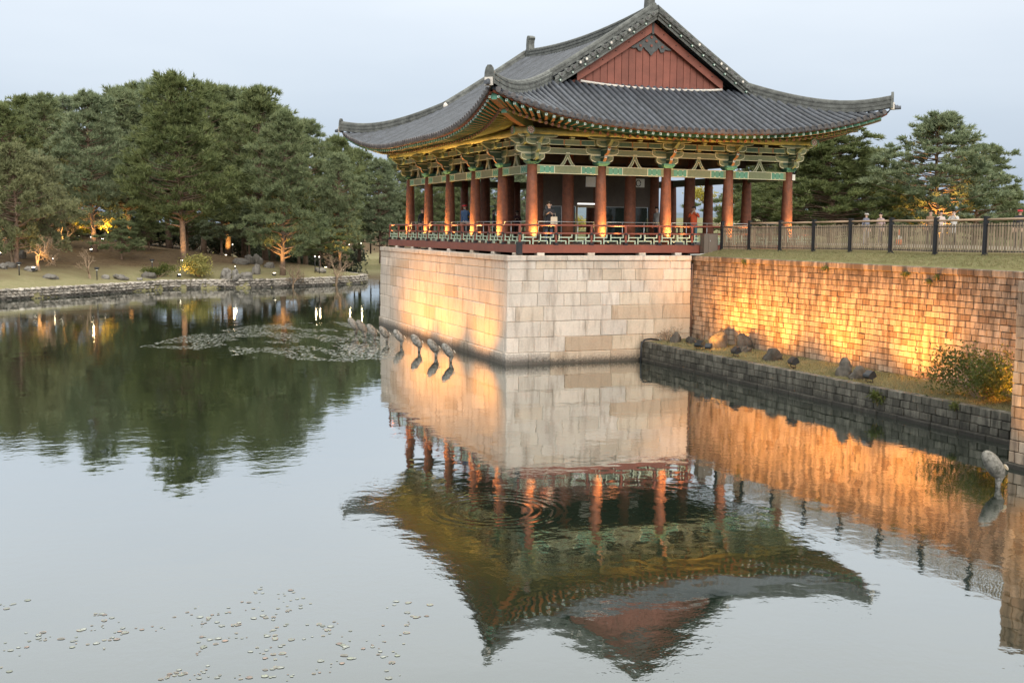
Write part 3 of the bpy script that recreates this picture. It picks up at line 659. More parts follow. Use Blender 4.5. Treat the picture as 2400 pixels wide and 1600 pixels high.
b = MB(); [b.tube([(6.25+q+.11*math.cos(a*.6), 3.27, 6.97+.13*math.sin(a*.6)) for a in range(11)], .018, 5) for q in (-.17, .1)]; b.obj('brush_lettering', M_BLACKP, pav)
cb = MB(); cb.box((PW+.16, -.12, 7.22), (.14, .14, .24)); cb.obj('speaker_box', M_WHITEP, pav)
# ------------------------------------------------------------------ roof
OC = 2.8
def lift(a): return 1.36*max(0.0, 1-max(a, 0)/8.0)**2.2
def e_eave(a): return .45*(1-max(0.0, 1-max(a, 0)/8.0)**2.2)
def surf(e, a, rise=0.0):
    return 8.76+.560*(e-.45)-.11*math.sin(math.pi*max(0, min(1, (e-.45)/8.15)))+lift(a)*math.exp(-max(e, 0)/3.4)+rise
def half(sd_): return SLEN[sd_]/2+OC
def loc_pt(sd_, s, e, z): return Vector((s, e-OC, z))          # in the face frame: x = s, y = -(outward)
RIDGE_Y0, RIDGE_Y1, VERGE = 1.95, PL-1.95, 1.02
def rise_at(y, e): return .32*((y-PL/2)/5.8)**2*max(0, (e-3)/5.6)
def row_top(sd_, s):
    a = OC+min(s, SLEN[sd_]-s)
    if sd_ in ('front', 'back'): return min(a, 4.18)
    return a if a < OC+VERGE else 8.42
def spt(sd_, s, e):
    a = OC+min(s, SLEN[sd_]-s); rs = rise_at(s, e) if sd_ in ('left', 'right') else 0
    return loc_pt(sd_, s, e, surf(e, a, rs))
PITCH_ROW = .29
b = MB(); n = 8
b.add([(0, 0, .0)]+[(.098*math.cos(2*math.pi*k/14), 0, .098*math.sin(2*math.pi*k/14)) for k in range(14)], [(0, 1+(k+1) % 14, 1+k) for k in range(14)])
b.tube([(0, .0, 0), (0, .06, 0)], .098, 14, caps=False)
endm = b.mesh('end_tile', [M_TILEEND])
b = MB(); m_ = 8; wd = PITCH_ROW*.5
rows = []
for t in range(3):
    rows.append([(-wd+2*wd*k/m_, (0, .0, .05)[t], ([0.03-.045*math.sin(math.pi*k/m_)-0.0, -.055-.075*math.sin(math.pi*k/m_), -.045-.07*math.sin(math.pi*k/m_)][t])) for k in range(m_+1)])
b.grid(rows); dripm = b.mesh('eave_tile', [M_TILEEND])
for sd_ in ('front', 'left', 'right', 'back'):
    F = side_frame(sd_); L_ = SLEN[sd_]; H = half(sd_); nrow = int(round((L_+2*OC-.3)/PITCH_ROW)); seen = sd_ in ('front', 'left')
    flip = (lambda s: s)
    # curved bed of concave tiles
    b = MB(); ss = []
    for i in range(nrow):
        c_ = -OC+.15+(i+.5)*(L_+2*OC-.3)/nrow
        pit = (L_+2*OC-.3)/nrow
        ss += [(c_-pit/2, 1), (c_-pit/4, .3), (c_, 0), (c_+pit/4, .3)]
    ss.append((L_+OC-.15, 1)); ss = [(-OC+.02, .0)]+ss+[(L_+OC-.02, 0)]
    NS = 13 if sd_ in ('front', 'back') else 22
    rows = []
    cols = []
    for s, dip in ss:
        a = OC+min(s, L_-s); e0, e1 = e_eave(a)-.02, max(row_top(sd_, s), e_eave(a)+.02)
        cols.append([spt(sd_, s, e0+(e1-e0)*k/(NS-1))-Vector((0, 0, .085*dip)) for k in range(NS)])
    rows = [[cols[j][k] for j in range(len(cols))] for k in range(NS)]
    b.grid(rows); slope = b.obj('roof_slope', M_TILE, pav, F)
    stuff = MB()
    for i in range(nrow):
        pit = (L_+2*OC-.3)/nrow; s = -OC+.15+(i+.5)*pit; a = OC+min(s, L_-s); e0, e1 = e_eave(a)-.05, row_top(sd_, s)-.02
        if e1-e0 < .12: continue
        nt_ = max(2, int((e1-e0)/.30)); b = MB() if seen else stuff; pr = []
        for k in range(nt_+1):
            for q, rr_ in ((0, .083), (.9, .076)):
                if k == nt_ and q: continue
                e = e0+(e1-e0)*min(1, (k+q)/nt_); p = spt(sd_, s, e); p2 = spt(sd_, s, min(e+.05, e1+.05)); t = (p2-p).normalized(); nn = Vector((1, 0, 0)).cross(t)
                pr.append([p+Vector((1, 0, 0))*rr_*math.cos(w_)+nn*(rr_*1.15*math.sin(w_)-.005) for w_ in [math.pi*j/6 for j in range(7)]])
        M_ = F if not seen else None
        if seen:
            b.grid(pr); b.obj('tile_row', M_TILE, slope, F)
        else: b.grid([[F @ p for p in r_] for r_ in pr])
        p = spt(sd_, s, e0); t = (spt(sd_, s, e0+.2)-p).normalized(); tilt = math.atan2(t.z, t.y)
        if seen:
            mk('end_tile', endm, slope, F @ T(p+Vector((0, -.012, .012))) @ Matrix.Rotation(tilt*.7, 4, 'X'))
            if i < nrow-1:
                s2 = s+pit/2; a2 = OC+min(s2, L_-s2); p = spt(sd_, s2, e_eave(a2)-.05); dz = (spt(sd_, s2+.15, e_eave(a2))-spt(sd_, s2-.15, e_eave(a2))).z/.3
                Sh = Matrix.Identity(4); Sh[2][0] = dz
                mk('eave_tile', dripm, slope, F @ T(p+Vector((0, .01, .0))) @ Sh)
    if not seen: tag(stuff.obj('tile_rows', M_TILE, slope), kind='stuff')
    # eave board and soffit
    n_ = 60; zb = lambda a: surf(e_eave(a), a)-.115
    b = MB(); up, lo = [], []
    g0, g1, g2 = [], [], []
    for k in range(n_+1):
        s = -OC+.12+(L_+2*OC-.24)*k/n_; a = OC+min(s, L_-s); e = e_eave(a)+.03; z = zb(a)
        g0.append((s, e-OC, z+.045)); g1.append((s, e-OC, z-.03)); g2.append((s, e-OC+.10, z-.03))
    b.grid([g0, g1, g2]); b.obj('eave_board', M_RED, pav, F)
    b = MB(); rows = []
    for q in range(6):
        r_ = []
        for k in range(n_+1):
            s = -OC+.12+(L_+2*OC-.24)*k/n_; a = OC+min(s, L_-s); e = e_eave(a)+.06; zo = zb(a)-.02; f = q/5
            oo = (OC-e)*(1-f)+(-.3)*f; si = s+(min(max(s, .3), L_-.3)-s)*f
            r_.append((si, -oo, zo*(1-f)+(8.98+.35*lift(a)*(1-f))*f))
        rows.append(r_)
    b.grid(rows); b.obj('soffit', plain('soffit_'+sd_, (.075, .078, .04), .7, .3, 3.0), pav, F)
    if not seen: continue
    # rafters
    def rpt(sE, eE, o, z):
        """point at outward distance o on the rafter that ends at eave position sE; fans near the corners"""
        FC = 1.0; oE = OC-eE
        if sE < FC: s = FC+(sE-FC)*(o+FC)/(oE+FC)
        elif sE > L_-FC: s = L_-FC+(sE-L_+FC)*(o+FC)/(oE+FC)
        else: s = sE
        return Vector((s, -o, z))
    nb = int(round((L_+2*OC-.5)/.315))
    for i in range(nb):
        s = -OC+.35+(L_+2*OC-.7)*i/(nb-1); a = OC+min(s, L_-s); eE = e_eave(a)+.08; oE = OC-eE; lf = lift(a)
        zb_ = zb(a)-.095
        b = MB()
        p1 = rpt(s, eE, oE, zb_); p0 = rpt(s, eE, oE-1.15, zb_+.10-.42*lf)
        ax = (p1-p0).normalized(); sx = Vector((0, 0, 1)).cross(ax).normalized(); uz = ax.cross(sx); h_ = .052
        def q4(p, k): return [p+sx*(u*k)+uz*(v*k) for u, v in ((-1, -1), (1, -1), (1, 1), (-1, 1))]
        c0_, c1_ = q4(p0, h_), q4(p1, h_)
        b.add(c0_+c1_, [(0, 1, 5, 4)], 1); b.add(c0_+c1_, [(1, 2, 6, 5), (2, 3, 7, 6), (3, 0, 4, 7)], 0)  # underside face coloured orange as if lit by the eave lamps
        i1, i2 = q4(p1+ax*.002, h_*.72), q4(p1+ax*.004, h_*.42)
        b.add(c1_+q4(p1, h_*.72), [(k, (k+1) % 4, 4+(k+1) % 4, 4+k) for k in range(4)], 0)
        b.add(q4(p1, h_*.72)+q4(p1, h_*.42), [(k, (k+1) % 4, 4+(k+1) % 4, 4+k) for k in range(4)], 2)
        b.add(q4(p1, h_*.42), [(0, 1, 2, 3)], 3)
        b.obj('flying_rafter', [M_TEAL, M_ORANGE_LIT, M_WHITEP, M_DKGREEN], pav, F)
        oR = oE-.62; b = MB()
        q1 = rpt(s, eE, oR, zb_-.105-.20*lf); q0 = rpt(s, eE, .0, 8.97+.12*lf)
        b.tube([q0, q1], .062, 9, caps=False, mi=0)
        ax = (q1-q0).normalized(); sx = Vector((0, 0, 1)).cross(ax).normalized(); uz = ax.cross(sx)
        ring = lambda r_: [q1+sx*(r_*math.cos(2*math.pi*k/9))+uz*(r_*math.sin(2*math.pi*k/9)) for k in range(9)]
        b.add(ring(.062)+ring(.03), [(k, (k+1) % 9, 9+(k+1) % 9, 9+k) for k in range(9)], 1); b.add(ring(.03), [list(range(9))], 2)
        b.obj('rafter', [M_YELLOW, M_ORANGE_LIT, M_GABLE], pav, F)
    # strip carrying the flying rafters
    b = MB(); g0, g1 = [], []
    for k in range(n_+1):
        s = -OC+.9+(L_+2*OC-1.8)*k/n_; a = OC+min(s, L_-s); eE = e_eave(a)+.08; lf = lift(a)
        p = rpt(s, eE, OC-eE-.70, zb(a)-.10-.12*lf); g0.append(p+Vector((0, 0, .02))); g1.append(p-Vector((0, 0, .02)))
    b.grid([g0, g1]); b.obj('rafter_board', M_TEAL, pav, F)
# corner beams
def diag_beam(cx, cy, sx, sy, d0, d1, z0, z1, w_, h_):
    b = MB(); k = math.sqrt(.5); ax = Vector((sx*k, sy*k, 0)); sd2 = Vector((-sy*k, sx*k, 0)); rows = []
    n_ = 8; ring = []
    for i in range(n_+1):
        f = i/n_; dd = d0+(d1-d0)*f; z = z0+(z1-z0)*f**1.7
        c = Vector((cx, cy, 0))+ax*dd+Vector((0, 0, z)); ring.append([c+sd2*(u*w_/2)+Vector((0, 0, v*h_/2)) for u, v in ((-1, -1), (1, -1), (1, 1), (-1, 1))])
    for i in range(n_):
        vs_ = ring[i]+ring[i+1]
        b.add(vs_, [(0, 1, 5, 4)], 1); b.add(vs_, [(1, 2, 6, 5), (2, 3, 7, 6), (3, 0, 4, 7)], 0)
    b.add(ring[-1], [(0, 1, 2, 3)], 2)
    e = ring[-1]; mid = sum(e, Vector())/4
    return b
for cx, cy, sx, sy in ((0, 0, -1, -1), (PW, 0, 1, -1), (0, PL, -1, 1)):
    diag_beam(cx, cy, sx, sy, .2, 2.75, 8.86, 9.22, .22, .30).obj('corner_beam', [M_OLIVE, M_ORANGE_LIT, M_TEAL], pav)
    diag_beam(cx, cy, sx, sy, 1.9, 3.62, 9.22, 9.56, .20, .24).obj('corner_beam', [M_OLIVE, M_ORANGE_LIT, M_TEAL], pav)
# ridges: stacked courses of flat tile under a round cap
def ridge(name, path, w_=.30, h_=.36, layers=5, cap=True):
    b = MB(); pts = [Vector(p) for p in path]; prof = []
    for k in range(layers):
        z0, z1 = h_*k/layers, h_*(k+1)/layers; wi = w_/2*(1 if k % 2 == 0 else .90)
        prof += [(wi, z0), (wi, z1-.012), (wi*.93, z1-.006)]
    top = [(.105*math.cos(t), h_+.105*math.sin(t)*.9) for t in [math.pi*j/8 for j in range(9)]]
    full = prof+top+[(-x, z) for x, z in reversed(prof)]
    rows = []
    for i, p in enumerate(pts):
        t = (pts[min(i+1, len(pts)-1)]-pts[max(i-1, 0)]); t.z = 0; t.normalize(); sx = Vector((t.y, -t.x, 0))
        rows.append([p+sx*x+Vector((0, 0, z-.10)) for x, z in full])
    b.grid(rows, smooth=False)
    n = len(full); b.add(rows[0], [list(range(n))]); b.add(rows[-1], [list(reversed(range(n)))])
    return b.obj(name, M_TILE2, pav)
XM = PW/2
def ridge_z(y): return surf(8.6, 9)+rise_at(y, 8.6)
ridge('main_ridge', [(XM, RIDGE_Y0-.72+(RIDGE_Y1-RIDGE_Y0+1.44)*k/16, ridge_z(RIDGE_Y0+(RIDGE_Y1-RIDGE_Y0)*k/16)-.06) for k in range(17)], .34, .50, 7)
hipends = []
for sy in (0, 1):
    yv = VERGE+.22 if sy == 0 else PL-VERGE-.22
    for sx in (0, 1):
        pth = []
        for k in range(11):
            e = 8.45+(4.05-8.45)*k/10; x = e-OC; x = x if sx == 0 else PW-x
            pth.append((x, yv, surf(e, 4.2)+rise_at(yv, e)))
        ridge('descending_ridge', pth, .30, .36, 5)
        hp = []
        for k in range(13):
            a = 4.15+(-.02-4.15)*k/12; x = a-OC; x = x if sx == 0 else PW-x; y = a-OC if sy == 0 else PL-(a-OC)
            hp.append(Vector((x, y, surf(a, a)+.03+(.16*(k/12)**3))))
        rd = ridge('hip_ridge', hp, .32, .40, 5)
        end = hp[-1]; dirv = Vector((-1 if sx == 0 else 1, -1 if sy == 0 else 1, 0)).normalized(); ang = math.atan2(dirv.y, dirv.x)+math.pi/2
        Me = T(end+dirv*.03) @ RZ(ang)
        b = MB(); b.prism([(-.19, -.12), (.19, -.12), (.17, .26), (.13, .42), (.06, .52), (-.06, .52), (-.13, .42), (-.17, .26)], Matrix.Identity(4), .09); b.obj('ridge_end_tile', M_TILE2, rd, Me)
        b = MB(); b.prism([(-.15, -.16), (.15, -.16), (.15, .12), (-.15, .12)], T(0, -.06, -.02), .06); b.tube([(-.07, -.10, -.10), (-.07, .05, -.10)], .08, 10); b.obj('mortar_plug', M_MORTAR, rd, Me)
        b = MB()
        for q in range(3): b.tube([(0, .1, -.12-.0*q), (0, -.34+.1*q, -.10+.04*q)], .075, 10)
        b.obj('corner_tile', M_TILE, rd, Me)
        st = hp[0]; b = MB(); b.tube([Vector((0, .12, .12)), Vector((0, -.06, .2)), Vector((0, -.14, .12))], [.13, .15, .10], 10)
        b.obj('mortar_plug', M_MORTAR, rd, T(st) @ RZ(ang+math.pi))
# verge tiles, gables
b = MB(); b.tube([(0, 0, 0), (0, .42, .0)], .088, 12); b.add([(.05*math.cos(2*math.pi*k/10), -.004, .05*math.sin(2*math.pi*k/10)) for k in range(10)], [list(reversed(range(10)))], 1)
vgm = b.mesh('verge_tile', [M_TILE2, M_TILEEND]); b.m = [1 if q == 1 else 0 for q in b.m]; vgm2 = b.mesh('verge_tile', [M_TILE2, M_MORTAR])
b = MB(); b.box((0, .1, 0), (.075, .24, .075)); b.box((0, -.022, 0), (.05, .008, .05), mi=1); vrm = b.mesh('verge_batten', [M_TEAL, M_WHITEP])
gab = None
for sx in (0, 1):
    for k in range(16):
        e = 4.35+k*.265; x = e-OC; z = surf(e, 4.2)+rise_at(VERGE, e); X_ = x if sx == 0 else PW-x
        mk('verge_tile', vgm2 if rnd.random() < .3 else vgm, pav, T(X_, VERGE-.24, z-.07+.02*(k % 2)) @ Matrix.Rotation(rnd.uniform(-.06, .06), 4, 'Z'))
        if k % 2 == 0 and k < 15: mk('verge_batten', vrm, pav, T(X_, VERGE-.10, z-.27) @ Matrix.Rotation((-1 if sx == 0 else 1)*.53, 4, 'Y'))
GY = 1.50
for sx in (0, 1):
    for q, (zo, zu, yo) in enumerate(((-.02, -.15, -.16), (-.13, -.26, -.11), (-.24, -.40, -.05))):
        b = MB(); g0, g1, g2 = [], [], []
        for k in range(15):
            e = 4.10+(8.62-4.10)*k/14; x = e-OC; x = x if sx == 0 else PW-x; z = surf(e, 4.2)+rise_at(VERGE, e); g0.append((x, VERGE+yo+.3, z+zo)); g1.append((x, VERGE+yo, z+zo)); g2.append((x, VERGE+yo, z+zu))
        b.grid([g0, g1, g2], smooth=False); b.obj('verge_course', M_TILE2, pav)
def gz(x): e = (x if x < XM else PW-x)+OC; return surf(e, 4.2)+rise_at(1.2, e)
b = MB()
for k in range(2):
    sg = -1 if k == 0 else 1; up, lo = [], []
    for i in range(11):
        f = i/10; x = XM+sg*(3.35*f); up.append((x, gz(x)-.42)); lo.append((x, gz(x)-.82+.05*f))
    poly = up+list(reversed(lo))
    poly = poly if sg > 0 else list(reversed(poly)); n = 11
    for i in range(10):
        q = [up[i], up[i+1], lo[i+1], lo[i]]; q = q if sg > 0 else list(reversed(q)); b2 = q
        b.prism(list(reversed(q)), T(0, GY-.16, 0), .07)
barge = b.obj('barge_board', M_GABLE, pav)
for k in range(2):
    for i in range(6):
        x = XM+(-1, 1)[k]*(.5+.58*i); bb = MB(); bb.lathe([(.028, 0), (.02, .02), (0.004, .026)], 8); mk('nail_head', bb.mesh('nail_head', M_IRON), barge, T(x, GY-.195, gz(x)-.58) @ Matrix.Rotation(math.pi/2, 4, 'X'))
ZG = 10.62
gab = MB(); gab.box((XM, GY+.12, ZG+1.0), (6.9, .02, 2.0)); 
b = MB(); b.add([(XM-3.6, GY+.1, ZG), (XM+3.6, GY+.1, ZG), (XM+.1, GY+.1, 12.75), (XM-.1, GY+.1, 12.75)], [(0, 1, 2, 3)]); gb = b.obj('gable_wall', M_DARKWOOD, pav)
npk = 22; wpk = 7.0/npk
for i in range(npk):
    x0 = XM-3.5+i*wpk; x1 = x0+wpk-.022; t0, t1 = gz(x0)-.66, gz(x1)-.66
    if max(t0, t1) < ZG+.06: continue
    b = MB(); b.prism([(x0, ZG-.02), (x1, ZG-.02), (x1, max(t1, ZG)), (x0, max(t0, ZG))], T(0, GY+.04, 0), .05); b.obj('plank', M_GABLE, gb)
# iron ornament below the apex
za = gz(XM)-.98
b = MB(); orn = [(0, .18), (.30, -.12), (.62, -.36), (.95, -.58), (.80, -.60), (.66, -.57), (.58, -.70), (.44, -.72), (.40, -.60), (.33, -.50), (.27, -.62), (.14, -.72), (0, -.90)]
poly = orn+[(-x, z) for x, z in reversed(orn[1:-1])]
b.add([(XM+x, GY-.075, za+z*.86) for x, z in poly], [list(reversed(range(len(poly))))]); b.box((XM, GY-.20, za+.36), (.10, .02, .60))
orn_o = b.obj('gable_ornament', plain('weathered_iron_plate', (.07, .075, .075), .7, .3, 8.0), pav); sol = orn_o.modifiers.new('s', 'SOLIDIFY'); sol.thickness = .03
for q in ((0, -.05), (.22, -.22), (-.22, -.22), (0, -.42), (.5, -.45), (-.5, -.45)):
    b = MB(); b.tube([(XM+q[0], GY-.11, za+q[1]*.9), (XM+q[0], GY-.06, za+q[1]*.9)], .055, 10); b.obj('ornament_hole', M_GABLE, orn_o)
b = MB(); b.tube([(XM+f*3.25, GY-.30-.0*abs(f), ZG+.08+.10*abs(f)**3-.05*(1-abs(f))) for f in [k/12-1 for k in range(25)]], .052, 8); b.obj('mortar_line', M_MORTAR, pav)
b = MB(); b.add([(XM-3.7, PL-GY, ZG-.2), (XM+3.7, PL-GY, ZG-.2), (XM, PL-GY, 13.1)], [(0, 1, 2)]); b.obj('gable_wall', M_GABLE, pav)
b = MB(); b.grid([[(XM-4.1, GY-.35, ZG+.03), (XM+4.1, GY-.35, ZG+.03)], [(XM-4.1, GY+.3, ZG+.06), (XM+4.1, GY+.3, ZG+.06)]]); b.obj('gable_sill', M_TILE2, pav)
# ridge-end finials
fin = [(-.20, -.35), (.20, -.35), (.16, .0), (.13, .22), (.17, .40), (.27, .50), (.20, .58), (.08, .57), (.0, .64), (-.10, .61), (-.17, .48), (-.21, .20)]
for y, s_ in ((RIDGE_Y0-.28, 1), (RIDGE_Y1+.28, -1)):
    b = MB(); b.prism([(x, z) for x, z in fin], RZ(math.pi/2 if s_ > 0 else -math.pi/2), .30); b.prism([(x*.8, z*.9+.02) for x, z in fin], RZ(math.pi/2 if s_ > 0 else -math.pi/2), .335)
    f_ = b.obj('ridge_finial', M_TILE2, pav, T(XM, y, ridge_z(y)+.36))
    b = MB()
    for q in ((0, 0, 0), (.06, 0, -.12), (-.05, 0, -.2), (.02, 0, -.3)): b.tube([Vector(q)+Vector((0, -.05*s_, 0)), Vector(q)+Vector((0, .05*s_, 0))], .075, 8)
    b.obj('mortar_plug', M_MORTAR, f_, T(XM, y-.24*s_, ridge_z(y)+.16))
# uplights at the column feet
def spot(name, loc, tgt, e, c=(1, .62, .25), ang=60, blend=.6, size=.05, parent=None):
    l = bpy.data.lights.new(name, 'SPOT'); l.energy = e; l.color = c; l.spot_size = R(ang); l.spot_blend = blend; l.shadow_soft_size = size
    o = bpy.data.objects.new(name, l); loc = Vector(loc); q = (Vector(tgt)-loc).to_track_quat('-Z', 'Y')
    link(o, parent, T(loc) @ q.to_matrix().to_4x4()); return o
WARM = (1.0, .60, .17); AMBER = (1.0, .70, .24)
b = MB(); b.lathe([(.05, 0), (.06, .05), (.055, .09)], 10); upm = b.mesh('uplight', M_IRON)
b = MB(); b.lathe([(.046, 0), (.02, .004)], 10); lens = b.mesh('lens', emit('uplight_lens', (1, .7, .3), 6.0))
for i, (x, y) in enumerate([(x, -.56) for x in XS]+[(-.56, y) for y in YS[1:]]):
    u_ = mk('uplight', upm, pav, T(x+(.08 if y < 0 else 0), y+(.0 if y < 0 else -.08), FLOOR))
    mk('lens', lens, u_, T(x+(.08 if y < 0 else 0), y+(.0 if y < 0 else -.08), FLOOR+.088))
    cx_, cy_ = (x, 0) if y < 0 else (0, y)
    k = 1.0 if y < 0 else 1.0
    spot('uplight_beam', (x+(.08 if y < 0 else 0), y+(0 if y < 0 else -.08), FLOOR+.10), (cx_+(.02 if y < 0 else -.05), cy_-(.05 if y < 0 else .02), FLOOR+1.0), UP_E*k, WARM, 70, 1.0, .03, u_)
    spot('eave_beam', (x+(.3 if y < 0 else -.45), y+(-.45 if y < 0 else .3), FLOOR+.10), (x+(.3 if y < 0 else -1.2), y+(-1.2 if y < 0 else .3), 8.6), EAVE_E*(1.0 if y < 0 else 2.0), AMBER, 85, .8, .05, u_)
# ------------------------------------------------------------------ vegetation
def leaf_mat(name, c, c2, var=.45, trans=.32, rough=.6):
    m, nt, b = _mat(name); p, g = wpos(nt); oi = nt.nodes.new('ShaderNodeObjectInfo')
    n1 = noise_(nt, p, .55, 2); r_ = g.outputs['Random Per Island']
    f = math_(nt, 'ADD', math_(nt, 'MULTIPLY', r_, .55), math_(nt, 'MULTIPLY', n1, .6))
    col = mix_(nt, ramp_(nt, f, .25, .85), c, c2)
    k = math_(nt, 'ADD', 1-var*.5, math_(nt, 'MULTIPLY', oi.outputs['Random'], var))
    col = mix_(nt, 1.0, col, nd(nt, 'ShaderNodeCombineColor', i_0=k, i_1=k, i_2=math_(nt, 'MULTIPLY', k, k)).outputs[0], 'MULTIPLY')
    out = [n for n in nt.nodes if n.type == 'OUTPUT_MATERIAL'][0]
    nt.links.new(col, b.inputs['Base Color']); b.inputs['Roughness'].default_value = rough; b.inputs['Specular IOR Level'].default_value = .25
    if trans:
        tr = nd(nt, 'ShaderNodeBsdfTranslucent'); nt.links.new(col, tr.inputs['Color'])
        mx = nd(nt, 'ShaderNodeMixShader'); mx.inputs[0].default_value = trans; nt.links.new(b.outputs[0], mx.inputs[1]); nt.links.new(tr.outputs[0], mx.inputs[2]); nt.links.new(mx.outputs[0], out.inputs['Surface'])
    return m
M_PINE = leaf_mat('pine_needles', (.118, .162, .085), (.27, .305, .155))
M_JUNIPER = leaf_mat('bronze_juniper_needles', (.155, .178, .088), (.285, .29, .145))
M_YELLOWLEAF = leaf_mat('yellow_leaves', (.30, .26, .04), (.42, .36, .07), trans=.4)
M_BUSHLEAF = leaf_mat('bush_leaves', (.07, .105, .035), (.16, .17, .05), trans=.3)
M_GOLDLEAF = leaf_mat('gold_green_leaves', (.15, .16, .04), (.34, .30, .09), trans=.3)
M_BARK = plain('pine_bark', (.17, .115, .08), .9, .4, 4.0, bump=.03)
M_TWIG = plain('bare_twig', (.28, .20, .13), .85, .3, 6.0)
def fan_tris(C, Dv, n, L_, w_, spread, rs):
    """C (m,3) tuft centres, Dv (m,3) main directions -> triangles, n needles per tuft"""
    m = len(C); Cn = np.repeat(C, n, 0); Dn = np.repeat(Dv, n, 0)+rs.normal(0, spread, (m*n, 3)); Dn /= np.linalg.norm(Dn, axis=1)[:, None]
    P = rs.normal(0, 1, (m*n, 3)); P -= Dn*(P*Dn).sum(1)[:, None]; P /= np.linalg.norm(P, axis=1)[:, None]
    l = L_*rs.uniform(.65, 1.2, (m*n, 1)); ww = w_*rs.uniform(.7, 1.3, (m*n, 1))
    V = np.stack([Cn-P*ww*.5, Cn+P*ww*.5, Cn+Dn*l], 1).reshape(-1, 3); F = np.arange(m*n*3).reshape(-1, 3)
    return V, F
def quad_leaves(C, L_, w_, rs, up=.4):
    m = len(C); D_ = rs.normal(0, 1, (m, 3)); D_[:, 2] += up; D_ /= np.linalg.norm(D_, axis=1)[:, None]
    P = rs.normal(0, 1, (m, 3)); P -= D_*(P*D_).sum(1)[:, None]; P /= np.linalg.norm(P, axis=1)[:, None]
    l = L_*rs.uniform(.6, 1.25, (m, 1)); ww = w_*rs.uniform(.7, 1.2, (m, 1))
    V = np.stack([C, C+D_*l*.5+P*ww*.5, C+D_*l, C+D_*l*.5-P*ww*.5], 1).reshape(-1, 3); F = np.arange(m*4).reshape(-1, 4)
    return V, F
def pine(seed, H, R_, base, npad, ntuft=42, lean=.0, L_=.50, w_=.075, mat=None, padr=1.0, flat=.34):
    """returns (trunk mesh, crown mesh) for a pine of height H, crown radius R_, crown starting at base*H"""
    rs = np.random.RandomState(seed); ph = rs.uniform(0, 6.28, 4)
    def axis(t): return np.array([lean*H*t**1.3+.03*H*math.sin(3.1*t+ph[0])*t, .03*H*math.sin(2.6*t+ph[1])*t, H*t])
    b = MB(); r0 = .015*H+.04
    b.tube([axis(k/12*.97)-(np.array([0, 0, .25]) if k == 0 else 0) for k in range(13)], [r0*(1.25 if k == 0 else 1)*(1-.86*k/12) for k in range(13)], 9)
    C, Dv = [], []; ga = 2.399963
    for i in range(npad):
        t = ((i+.5)/npad)**.85; prof = R_*((1-t)**.5)*(.60+.40*min(1, t/.22))*(1+.30*math.sin(ph[2]+9*t)+.18*math.sin(ph[3]+i*.9))
        an = i*ga+rs.uniform(-.5, .5); rr_ = prof*(rs.uniform(.35, 1.0)**.6)*rs.uniform(.8, 1.12)
        ta = base+(1-base)*t; c = axis(min(.99, ta))
        p = c+np.array([rr_*math.cos(an), rr_*math.sin(an), .10*rr_*rs.uniform(-.3, 1)+rs.uniform(-.3, .3)])
        pr_ = padr*rs.uniform(.7, 1.25)*(1.05-.35*t)*R_/4.5
        st = axis(max(.05, ta-.03-.05*rr_/R_)); md = (st+p)/2+np.array([0, 0, -.06*rr_])
        b.tube([st, md, p], [.012*H*(1-t)*.5+.035, .03, .012], 4, caps=False)
        n = int(ntuft*(pr_/(padr*R_/4.5))**2*rs.uniform(.8, 1.2)); q = rs.normal(0, .5, (n, 3))*np.array([pr_, pr_, pr_*flat])
        # each pad is a few rounded lumps, so the crown keeps light tops and dark gaps
        k = rs.randint(3, 7); lump = rs.normal(0, .62, (k, 3))*np.array([pr_, pr_, pr_*flat*.8]); idx = rs.randint(0, k, n)
        q = lump[idx]+rs.normal(0, .20, (n, 3))*np.array([pr_, pr_, pr_*flat*1.4])
        out = np.array([math.cos(an), math.sin(an), 0])*.45+np.array([0, 0, .85])
        C.append(p+q); Dv.append(np.repeat(out[None], n, 0)+q/pr_*.5)
    # leader shoots give the ragged top
    n = 40; q = rs.normal(0, .5, (n, 3))*np.array([R_*.25, R_*.25, .5]); C.append(axis(1.0)+q-np.array([0, 0, .4])); Dv.append(np.repeat([[0, 0, 1.2]], n, 0))
    C = np.concatenate(C); Dv = np.concatenate(Dv); Dv /= np.linalg.norm(Dv, axis=1)[:, None]
    V, F = fan_tris(C, Dv, 7, L_*1.1, w_*1.45, .5, rs)
    return b.mesh('trunk', M_BARK), npmesh('crown', V, F, mat or M_PINE)
PINES = {}
VIEWPOINT = Vector((-16.9621, -39.4084, 4.9931))      # camera position: image pixel + depth along the view -> world position
def px_world(x, y, depth):
    v = Vector((.378398, .920271, -.099577))+Vector((.925158, -.379486, .008522))*((x-1200)/2634.8)-Vector((.029945, .095349, .994993))*((y-800)/2634.8); return VIEWPOINT+v*depth
def put_tree(name, var, x, y, z, h, rz, label, group, cat='pine tree', wide=1.0):
    tm, cm, H = PINES[var]; k = h/H
    t_ = thing(name, label, cat, (x, y, z), 0, group); M = T(x, y, z) @ RZ(rz) @ SCL(k*wide, k*wide, k)
    mk('trunk', tm, t_, M); mk('crown', cm, t_, M); return t_
for i, a in enumerate([dict(seed=11, H=17, R_=5.0, base=.19, npad=175, lean=.02), dict(seed=23, H=17, R_=5.4, base=.24, npad=170, lean=-.03), dict(seed=37, H=17, R_=4.6, base=.16, npad=165, lean=.05),
                       dict(seed=51, H=17, R_=5.2, base=.25, npad=160, lean=-.05)]):
    PINES['tall%d' % i] = (*pine(**a), 17)
PINES['low0'] = (*pine(seed=61, H=5, R_=2.6, base=.22, npad=60, ntuft=60, L_=.26, w_=.05), 5)
PINES['low1'] = (*pine(seed=67, H=5, R_=2.2, base=.34, npad=50, ntuft=60, L_=.26, w_=.05), 5)
